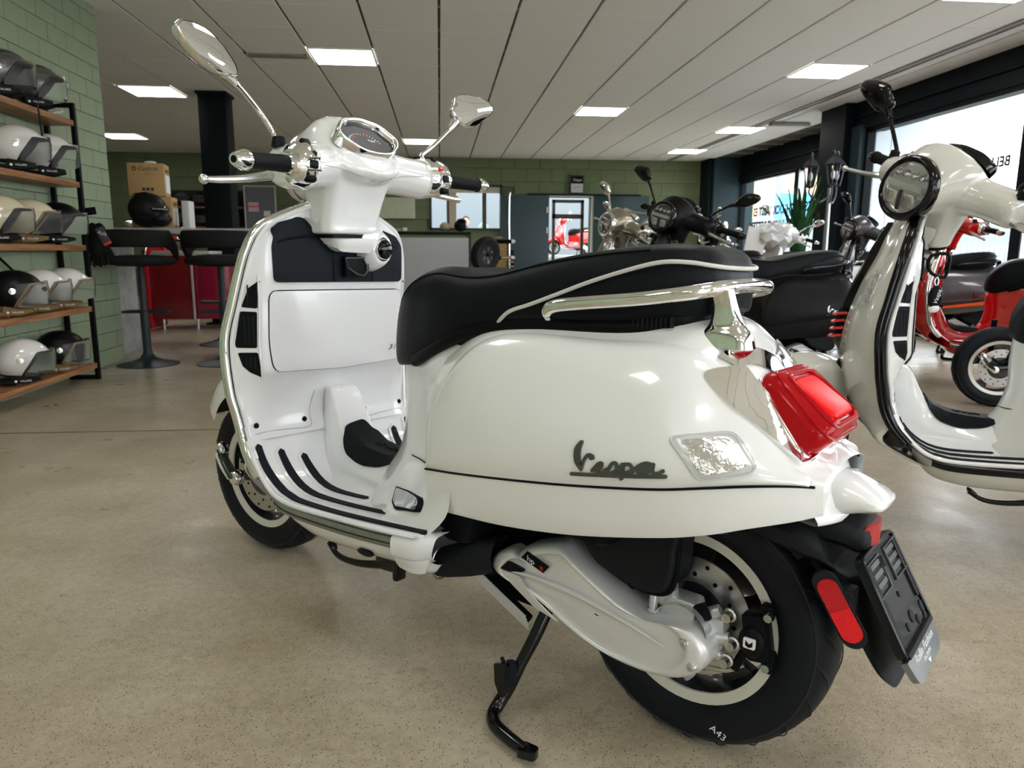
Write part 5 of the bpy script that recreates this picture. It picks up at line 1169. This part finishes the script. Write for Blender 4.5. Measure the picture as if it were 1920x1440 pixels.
for y in (.70,-1.9):
    for z in (.015,1.815): O('cross_bar',box(((x0+x1)/2,y,z),(x1-x0,.03,.03),.002),RK,t)
O('diagonal_brace',tube([(x0,.55,.50),(x0,-.1,.9)],.008,6,1),RK,t)
BZ=(.10,.49,.90,1.31,1.70)
for z in BZ: O('shelf_board',box((-.015,-.6,z),(.19,2.56,.036),.003),WD,t)
hl=[(4.93,1.718,HG,TB,'dark silver open face helmet, right one on the top shelf of the rack'),(4.58,1.718,HG,TB,'dark silver helmet at the left edge, top shelf of the rack'),
 (5.0,1.328,HW,TB,'white open face helmet with black padding, right one on the second shelf from the top'),(4.66,1.328,HW,TB,'white open face helmet with black padding, left one on the second shelf from the top'),
 (5.04,.918,HB,TB,'black open face helmet at the right end of the middle shelf, behind the cream one'),(4.70,.918,HC,TT,'cream open face helmet with tan trim on the middle shelf'),(4.40,.918,HC,TB,'helmet visor peeking in at the left edge of the middle shelf'),
 (5.05,.508,HW,TT,'white helmet with tan trim, right end of the second lowest rack shelf'),(4.74,.508,HW,TT,'white helmet with tan trim in the middle of the second shelf from the bottom'),(4.46,.508,HB,TT,'black helmet with tan trim at the left edge of the second shelf from the bottom'),
 (4.90,.118,HB,TT,'matt black helmet with tan trim on the bottom shelf of the rack'),(4.46,.118,HW,TB,'white helmet with black padding on the bottom shelf of the rack')]
for k,(y,z,sh,tr,lb) in enumerate(hl): helmet(lb,sh,tr,(-2.415,y,z+.003),R(24),group='open face helmets on the rack').scale=(1.0,1.0,.98)
t=thing('gloves','pair of black gloves with paper tags hanging from the end of the rack','gloves',(-2.35,5.36,.78))
for k in range(2):
    g=O('glove',cat(ell((.03*k,.0+.03*k,.17),(.055,.03,.12),12,10),*[tube([(.03*k-.035+.022*j,.03*k,.07),(.03*k-.04+.026*j,.03*k,-.01+.008*abs(j-1))],[.013,.010],8,2) for j in range(4)]),mat('glove_black',(.006,.006,.006),.8,spec=.1),t)
O('price_tag',box((.08,-.04,.20),(.055,.003,.12),.001,rot=(0,R(-24),0)),mat('tag_dark',(.05,.05,.055),.5),t); O('tag_band',box((.108,-.045,.150),(.05,.003,.016),rot=(0,R(-24),0)),mat('tag_red',(.7,.03,.02),.5),t)
g=text('ALPI',.03,.001); O('lettering',xf(g,rot=(R(90),R(24),0),loc=(.075,-.044,.215)),WT,t); O('hook_card',box((-.01,-.03,.36),(.11,.004,.05),.001,rot=(0,R(-8),0)),BLK,t)
o=O('bag_strap',tube([(-2.345,4.78,1.735),(-2.335,4.78,1.68),(-2.335,4.79,1.56),(-2.33,4.80,1.50)],.012,6,3,flat=.3),BLK); tag(o,'black strap hanging down from the top shelf over the rack','strap')
o=tag(O('goggle_strap',tube([(-2.46,5.16,1.74),(-2.42,5.20,1.76),(-2.38,5.16,1.75),(-2.42,5.12,1.735)],.008,8,3,closed=True),mat('ring_white',(.6,.6,.6),.4)),'small black and white ring at the right end of the top shelf','ring')

# ============================================================ bar counter with boxes, helmet and stools
ST=stone_mat('concrete_look',(.26,.27,.27),(.50,.51,.50),6,.5)
t=thing('bar_counter','long bar counter with grey concrete look top and slab leg','counter',(-2.1,6.62,0))
O('counter_top',box((-.0,.0,1.04),(1.45,.62,.045),.003),ST,t); O('side_panel',box((-.63,.0,.509),(.045,.62,1.018),.003,rot=(0,0,0)),ST,t); O('side_panel',box((.66,.0,.509),(.045,.62,1.018),.003),ST,t)
O('under_shelf',box((.0,.12,.94),(1.2,.25,.04),.003),mat('shelf_tan',(.45,.36,.24),.6),t)
CB_=mat('cardboard',(.44,.27,.11),.75); CB2=mat('cardboard_pale',(.50,.36,.20),.75); PRN=mat('dark_print',(.02,.015,.01),.7)
def carton(label,loc,size,rz,txt,lab=None,m=CB_):
    t=thing('cardboard_box',label,'box',loc,(0,0,rz)); w,d,h=size
    O('carton',box((0,0,h/2),(w,d,h),.004),m,t); O('tape',box((0,0,h+.0005),(w*1.0,.05,.001)),mat('tape',(.42,.30,.15),.3),t); O('flap_gap',box((0,0,h+.0008),(w,.002,.001)),PRN,t)
    if txt:
        g=text(txt,.050,.0006); O('lettering',xf(g,rot=(R(90),0,0),loc=(.02,-d/2-.001,h-.045)),PRN,t); g=text('12 x 1 L',.022,.0006); O('lettering',xf(g,rot=(R(90),0,0),loc=(.03,-d/2-.001,h-.085)),PRN,t)
        g=text(txt,.050,.0006); O('lettering',xf(g,rot=(R(90),0,R(90)),loc=(w/2+.001,.0,h-.05)),PRN,t)
        O('logo_ring',revolve([(.010,0),(.016,.0006),(.018,0)],16,'y',loc=(-.085,-d/2-.001,h-.045)),PRN,t)
        for k in range(3): O('print_mark',box((.01+.033*(k-1),-d/2-.0008,.055),(.024,.001,.024)),PRN,t)
    if lab: O('white_label',box((w/2+.001,.02,h*.40),(.002,d*.72,h*.55)),WT,t)
    return t
carton('upper brown cardboard box with white side label on the bar counter',(-2.43,6.66,1.328),(.28,.22,.265),R(8),'Castrol',True)
carton('lower brown cardboard box on the bar counter behind the black helmet',(-2.41,6.68,1.0630),(.32,.22,.262),R(6),'Castrol',True)
carton('narrow white carton on the bar counter right of the brown boxes',(-2.15,6.72,1.0635),(.06,.14,.235),0,None,m=mat('carton_white',(.6,.6,.58),.7))
o=tag(O('crumpled_paper',xf(ell((0,0,0),(.05,.03,.014),14,8),loc=(-2.41,6.66,1.608)),WT,angle=20),'crumpled white paper lying on the upper cardboard box','paper')
t=thing('full_face_helmet','matt black full face helmet on the bar counter in front of the boxes','helmet',(-2.36,6.44,1.0635),(0,0,R(5)))
HBM=mat('helmet_matt_black',(.005,.005,.006),.45,spec=.25)
O('shell',remesh(cat(ell((-.02,0,.150),(.150,.118,.135),24,16),ell((.075,0,.075),(.085,.095,.065),20,12),ell((-.03,0,.09),(.12,.105,.085),20,12)),.007,5,.5),HBM,t); O('visor',xf(ell((.025,0,.150),(.125,.112,.060),24,12),rot=(0,0,0)),mat('visor_dark',(.003,.003,.004),.06,coat=.5),t)
O('spoiler',box((-.06,0,.275),(.10,.09,.012),.005,rot=(0,R(-10),0)),HBM,t); O('chin_vent',box((.155,0,.070),(.012,.05,.016),.004),BLK,t)
SV=mat('stool_velvet',(.012,.013,.013),.85,spec=.15,bump=.4,scale=300); SM_=mat('stool_metal',(.020,.028,.034),.45,spec=.3)
def stool(label,x,y,rz,group):
    t=thing('bar_stool',label,'stool',(x,y,0),(0,0,rz),group)
    O('base',revolve([(.225,0),(.228,.006),(.20,.014),(.12,.030),(.06,.055),(.036,.09),(.032,.12)],32,'z'),SM_,t)
    O('pole',revolve([(.032,.10),(.032,.42),(.024,.425),(.024,.77)],20,'z'),SM_,t)
    O('foot_rest',cat(tube([(-.17,.02,.41),(-.15,.10,.41),(0,.15,.41),(.15,.10,.41),(.17,.02,.41)],.011,8,4),tube([(-.17,.02,.41),(.17,.02,.41)],.010,8,1)),SM_,t)
    O('seat',revolve([(.0001,.765),(.16,.765),(.205,.785),(.215,.815),(.20,.84),(.10,.85),(.0001,.85)],28,'z'),SV,t)
    rows=[]
    for k in range(25):
        a=R(-205)+R(230)*k/24; e=min(k,24-k)/24*2
        zt=.83+.20*min(1,e*3.0)**.7; zb=.79+.12*min(1,e*2.6)
        r0=.235; cx,cy=math.cos(a),math.sin(a)
        rows.append([(cx*(r0+q),cy*(r0+q),z) for q,z in ((.018,zb),(.036,(zb*.7+zt*.3)),(.042,(zb*.3+zt*.7)),(.028,zt),(.008,zt),(-.002,(zb*.3+zt*.7)),(-.002,(zb*.7+zt*.3)),(.004,zb))])
    O('backrest',loft(rows,1,3,cv=True,cap=True),SV,t,angle=60)
    O('seat_ring',revolve([(.225,.775),(.255,.785),(.262,.805),(.25,.825),(.225,.83)],28,'z'),SV,t)
    return t
stool('black velvet bar stool in front of the bar counter, whole pole and base in view',-2.29,5.96,0,'bar stools'); stool('black bar stool farthest behind the bar counter, base partly hidden',-2.06,7.22,R(180),'bar stools'); stool('black bar stool half hidden by the front shield of the white scooter',-1.70,5.98,R(10),'bar stools')

# ============================================================ things at the back
t=thing('tool_cabinet','dark red cabinet with pale corner edge behind the bar counter','cabinet',(-2.87,8.55,0))
DR=mat('cabinet_red',(.22,.006,.012),.18,coat=.8); DR2=mat('panel_red_bright',(.45,.01,.015),.3)
O('body',box((-.10,.3,.47),(.46,.6,.70),.004),DR,t); O('side_door',box((.30,.3,.47),(.34,.55,.70),.004),mat('cabinet_crimson',(.30,.008,.035),.15,coat=.8),t); O('corner_edge',box((.13,-.01,.47),(.02,.02,.72)),mat('edge_pale',(.6,.5,.48),.4),t)
O('top_tray',box((.0,.3,.85),(.62,.5,.05),.004),mat('tray_pale',(.5,.5,.46),.5),t); O('side_panel',box((-.36,.2,.42),(.06,.5,.80),.003),DR2,t)
for x in (-.25,.12,.42): O('leg',tube([(x,.1,.0),(x,.1,.13)],.014,8,1),STEEL,t)
t=thing('wall_shelf','dark shelf unit with helmets on the back wall behind the bar counter','shelf',(-4.4,14.75,0))
WD2=wood_mat('reddish_wood',(.10,.025,.012),(.20,.06,.025),(.28,.09,.035),'x',5)
for z in (1.30,1.67): O('shelf_board',box((0,0,z),(1.5,.34,.03)),WD2,t)
O('back_panel',box((0,.18,1.5),(1.5,.02,1.0)),mat('shelf_dark',(.012,.014,.012),.8),t)
for x in (-.75,.75): O('upright',box((x,0,1.0),(.03,.34,2.0)),BLKM,t)
for k,(x,z,lb) in enumerate(((-4.80,1.688,'grey and black helmet on the upper far wall shelf, left of the column'),(-4.48,1.688,'dark helmet beside the column on the upper far wall shelf'),(-4.80,1.318,'grey and black helmet on the lower far wall shelf, left of the column'),(-4.45,1.318,'black helmet beside the column on the lower far wall shelf'),(-3.90,1.318,'black helmet right of the column on the lower far wall shelf'),(-3.95,1.688,'black bag like helmet right of the column on the upper far wall shelf'))):
    helmet(lb,HG if k in (0,2) else HB,TB,(x,14.73,z),R(-90),group='helmets on the far wall shelf')
t=thing('black_column','square black steel column standing behind the bar counter','column',(-2.60,9.36,0)); O('shaft',box((0,0,H/2),(.31,.31,H),.004),mat('column_black',(.005,.008,.009),.5,spec=.1),t); O('base_plate',box((0,0,.01),(.42,.42,.02)),BLKM,t); O('collar',box((0,0,H-.02),(.35,.35,.03)),BLKM,t)
t=thing('notice_board','grey notice board in a silver frame leaning at the back wall','board',(-3.34,14.55,0)); O('panel',box((0,0,1.62),(.54,.02,.86)),mat('felt_grey',(.14,.15,.16),.8),t)
fw=mat('frame_silver',(.5,.5,.5),.4); O('frame',cat(box((-.28,0,1.62),(.025,.04,.90)),box((.28,0,1.62),(.025,.04,.90)),box((0,0,2.06),(.58,.04,.025)),box((0,0,1.18),(.58,.04,.025))),fw,t); O('paper_note',box((-.12,-.02,1.68),(.19,.005,.17)),mat('paper_pink',(.62,.42,.45),.8),t); O('note_band',box((-.12,-.025,1.69),(.20,.004,.02)),REDB,t); O('paper_note',box((.12,-.02,1.56),(.12,.005,.10)),WT,t)
t=thing('wall_map','pale framed green map picture on the back wall','picture',(-.87,14.93,1.71)); O('frame',box((0,.01,0),(.80,.02,.40)),mat('frame_cream',(.6,.6,.5),.6),t)
mp=mat('map_print',(.50,.56,.34),.7,vary=(.62,.64,.50),scale=9); O('print',box((0,-.004,0),(.76,.01,.36)),mp,t)
t=thing('wall_sign','small poster with white lettering on black on the back wall above the doorway','poster',(2.745,14.92,2.205)); O('frame',box((0,.01,0),(.285,.02,.355),.008),mat('poster_frame',(.05,.06,.06),.5),t); O('black_field',box((0,-.003,.085),(.24,.008,.14)),BLK,t); O('print',box((0,-.003,-.075),(.24,.008,.17)),mat('poster_grey',(.45,.42,.42),.6,vary=(.7,.7,.7),scale=12),t)
g=text('Vespa',.075,.001,shear=.4); O('lettering',xf(g,rot=(R(90),0,0),loc=(0,-.009,.08)),WT,t)
g=text('SERVICE',.040,.001,shear=.2); O('lettering',xf(g,rot=(R(90),R(-10),0),loc=(0,-.009,-.06)),mat('print_brown',(.2,.08,.05),.6),t)
t=thing('reception_desk','reception desk with white embossed front and black top','desk',(-.30,12.2,0)); O('front_panel',box((0,-.02,.62),(1.54,.04,.95)),mat('embossed_white',(.52,.53,.54),.45,bump=1.0,scale=45,metal=.2),t)
O('desk_top',box((0,.28,1.17),(1.62,.66,.04)),BLKM,t); O('plinth',box((0,.02,.07),(1.56,.06,.14)),BLKM,t); O('side_panel',box((.79,.28,.58),(.04,.62,1.15)),mat('desk_dark',(.03,.035,.035),.5),t); O('side_panel',box((-.79,.28,.58),(.04,.62,1.15)),mat('desk_dark',(.03,.035,.035),.5),t)
t=tag(O('carton',box((-.55,12.15,1.225),(.07,.06,.05),.004),WT),'small white carton on the reception desk','box'); tag(O('card_box',box((-.66,12.15,1.215),(.10,.06,.04),.004),CB2),'flat brown card box on the reception desk beside the white carton','box')
t=thing('cap','pale straw cap on the reception desk below the window','cap',(.09,12.25,1.212)); O('crown',ell((0,0,.06),(.085,.085,.075),16,10),mat('straw',(.45,.38,.26),.8),t); O('brim',revolve([(.0001,.0),(.115,.01),(.12,.02)],20,'z'),mat('straw_dark',(.1,.08,.05),.8),t)
t=thing('bag','black rucksack like bag on the reception desk below the window','bag',(.34,12.25,1.207)); O('body',ell((0,0,.085),(.10,.09,.095),16,10),BLKM,t); O('flap',ell((.02,-.02,.15),(.08,.07,.05),12,8),BLK,t)
# display stand with tyre, board and handlebar
t=thing('display_stand','display stand of raw chipboard with upright chrome tube beside the reception desk','stand',(.75,10.2,0))
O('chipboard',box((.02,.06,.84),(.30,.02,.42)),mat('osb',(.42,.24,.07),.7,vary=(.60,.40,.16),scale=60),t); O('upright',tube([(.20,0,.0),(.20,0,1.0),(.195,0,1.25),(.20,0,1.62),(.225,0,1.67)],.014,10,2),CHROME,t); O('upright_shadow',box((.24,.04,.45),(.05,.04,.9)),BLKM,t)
O('base',box((.05,0,.02),(.6,.4,.04)),BLKM,t)
for z in (.62,.68,.74): O('peg',tube([(.20,-.02,z),(.26,-.02,z)],.012,8,1),CHROME,t)
t=thing('spare_wheel','black wheel with tyre leaning on the chipboard display stand','wheel',(.60,9.78,.84),(R(8),0,R(38))); O('tyre',revolve([(.12,-.05),(.20,-.06),(.235,-.03),(.24,0),(.235,.03),(.20,.06),(.12,.05)],36,'y',closed=True),TYRE,t)
O('rim',revolve([(.03,-.03),(.125,-.045),(.125,.045),(.03,.03)],24,'y',closed=True),RIMB,t); O('slot',cat(*[xf(ell((0,-.04,.075),(.018,.01,.03),8,6),rot=(0,k*PI/3,0)) for k in range(6)]),mat('slot_grey',(.1,.1,.1),.5),t)
t=thing('handlebar','black handlebar with white bar ends fixed on the display stand','handlebar',(.80,10.0,1.015)); O('bar',tube([(-.20,0,0),(.16,0,.0)],.028,12,1),BLK,t); O('bar_end',revolve([(.026,0),(.030,.02),(.014,.05),(.0001,.055)],14,'x',loc=(.16,0,0)),WT,t); O('bar_end',xf(revolve([(.026,0),(.018,.03),(.0001,.035)],14,'x'),rot=(0,0,PI),loc=(-.2,0,0)),WT,t); O('lever',tube([(-.06,0,.05),(.04,0,.05)],.008,8,1),LEVER,t)
t=thing('shock_absorber','brass coloured shock absorber on the display stand below the handlebar','shock absorber',(.88,10.0,.80)); O('body',tube([(-.06,0,0),(.08,0,0)],.024,12,1),mat('brass',(.5,.42,.3),.3,metal=.8),t); O('tip',revolve([(.024,0),(.028,.02),(.012,.05),(.0001,.052)],14,'x',loc=(.08,0,0)),WT,t); O('sleeve',tube([(-.12,0,0),(-.06,0,0)],.030,12,1),BLK,t)
# workshop behind the doorway
t=thing('lift_table','white lift table carrying the small red scooter behind the doorway','table',(3.0,17.75,0)); O('top',box((0,0,.77),(2.0,.6,.05),.01),WT,t)
for x in (-.8,.8): O('leg',box((x,0,.37),(.08,.5,.74),.01),mat('lift_dark',(.03,.03,.03),.5),t)
for k in range(4): O('rail',box((0,-.34,.60-.12*k),(1.7,.03,.04)),WT,t)
t=thing('person','dark haired person in a grey pullover standing behind the back window','person',(.62,17.6,0))
SKIN=mat('skin',(.55,.36,.27),.6)
body=remesh(cat(ell((0,0,1.02),(.17,.12,.40),20,14),ell((0,0,1.32),(.21,.12,.10),18,10),tube([(-.19,0,1.32),(-.24,-.04,1.08),(-.10,-.20,1.02)],[.062,.05,.04],10,3),tube([(.19,0,1.32),(.23,-.06,1.08),(.10,-.22,1.02)],[.062,.05,.04],10,3),tube([(-.09,0,.8),(-.10,0,.45),(-.10,0,.06)],[.095,.07,.05],10,3),tube([(.09,0,.8),(.10,0,.45),(.10,0,.06)],[.095,.07,.05],10,3),ell((-.10,-.05,.05),(.05,.13,.05),12,8),ell((.10,-.05,.05),(.05,.13,.05),12,8),tube([(0,0,1.36),(0,-.015,1.46)],[.06,.055],10,2)),.014,4,.5)
O('body',body,mat('pullover_grey',(.13,.14,.15),.8),t)

h=O('head',remesh(cat(ell((0,-.01,1.56),(.075,.095,.115),20,14),ell((0,-.105,1.55),(.014,.022,.022),8,6),ell((.078,0,1.555),(.012,.02,.03),8,6),ell((-.078,0,1.555),(.012,.02,.03),8,6),ell((0,-.06,1.48),(.045,.05,.035),12,8)),.008,3,.5),SKIN,t,rot=(0,0,0)); O('hair',xf(ell((0,.012,1.60),(.083,.098,.095),18,10)),mat('hair_dark',(.02,.014,.01),.8),h)
for s in (1,-1): O('eye',ell((s*.028,-.098,1.575),(.009,.006,.006),8,6),BLK,h)
O('mouth',box((0,-.104,1.505),(.04,.006,.008),.003),mat('lips',(.45,.2,.18),.6),h)
for s in (1,-1): O('hand',cat(ell((s*.07,-.245,1.01),(.03,.045,.018),10,6),*[tube([(s*(.055+.011*k),-.28,1.01),(s*(.052+.012*k),-.315,1.0),(s*(.052+.012*k),-.33,.985)],[.007,.006,.005],6,2) for k in range(4)],tube([(s*.045,-.24,1.01),(s*.03,-.275,1.005)],[.008,.006],6,1)),SKIN,t)
o=tag(O('green_jacket',ell((1.02,17.4,1.36),(.13,.1,.18),14,8),mat('jacket_green',(.22,.30,.25),.8)),'grey green jacket on a chair back behind the back window','jacket'); tag(O('red_package',box((1.30,15.2,1.385),(.14,.08,.10),.01),mat('package_red',(.8,.15,.2),.6)),'red and white package on the sill behind the back window','package')
# street lantern with three heads
t=thing('street_lantern','old fashioned silver street lantern with three glass heads by the window column','lantern',(3.74,6.95,0)); SI=mat('lantern_silver',(.35,.36,.36),.35,metal=.8)
O('pole',tube([(0,0,0),(0,0,1.50)],[.035,.022,.020,.018],12,1),SI,t); O('foot',revolve([(.14,0),(.14,.03),(.06,.08),(.03,.2)],20,'z'),SI,t)
for k,(dx,dy,z0) in enumerate(((-.20,0,1.50),(.0,-.04,1.52),(.13,.12,1.53))):
    h=O('lantern_head',cat(revolve([(.075,.20),(.088,.195),(.05,.24),(.018,.27),(.012,.30),(.016,.315),(.0001,.33)],6,'z',loc=(dx,dy,z0)),revolve([(.0001,-.01),(.035,.0),(.042,.012),(.035,.02)],6,'z',loc=(dx,dy,z0)),*[tube([(dx+.038*math.cos(a),dy+.038*math.sin(a),z0+.01),(dx+.075*math.cos(a),dy+.075*math.sin(a),z0+.20)],.004,5,0) for a in np.linspace(0,2*PI,7)[:6]]),mat('lantern_dark',(.06,.065,.07),.35,metal=.7),t)
    O('lantern_glass',revolve([(.036,.015),(.072,.195)],6,'z',loc=(dx,dy,z0)),GLASS,h); O('bulb',ell((dx,dy,z0+.10),(.02,.02,.045),10,8),WT,h)
    O('arm',tube([(0,0,1.42),(dx*.5,dy*.5,1.36),(dx,dy,1.44),(dx,dy,z0)],.009,8,3),mat('lantern_dark',(.06,.065,.07),.35),t)
# plant
t=thing('potted_plant','tall green sword leaved plant in a brown pot at the far window','plant',(4.62,9.25,0)); O('pot',revolve([(.0001,0),(.15,0),(.20,.45),(.21,.47),(.19,.47),(.17,.42),(.0001,.42)],24,'z',loc=(0,0,.42)),mat('pot_brown',(.12,.07,.04),.6),t); O('stand',box((0,0,.21),(.3,.3,.42),.01),BLKM,t)
rs=random.Random(5); LG=mat('leaf_green',(.012,.065,.016),.5,spec=.3)
for k in range(34):
    a=rs.uniform(0,2*PI); L=rs.uniform(.5,1.0); sp=rs.uniform(.03,.30); w=rs.uniform(.03,.045)
    c=np.array((math.cos(a),math.sin(a),0)); sd=np.array((-math.sin(a),math.cos(a),0)); b0=c*rs.uniform(0,.1)+np.array((0,0,.84))
    rows=[]
    for q,ww in ((0,.5),(.3,1.0),(.6,.9),(.85,.5),(1,.04)):
        p=b0+c*sp*q*q+np.array((0,0,L*q)); rows.append([tuple(p-sd*w*ww),tuple(p+c*.012),tuple(p+sd*w*ww)])
    O('leaf',loft(rows,2,1),LG,t)
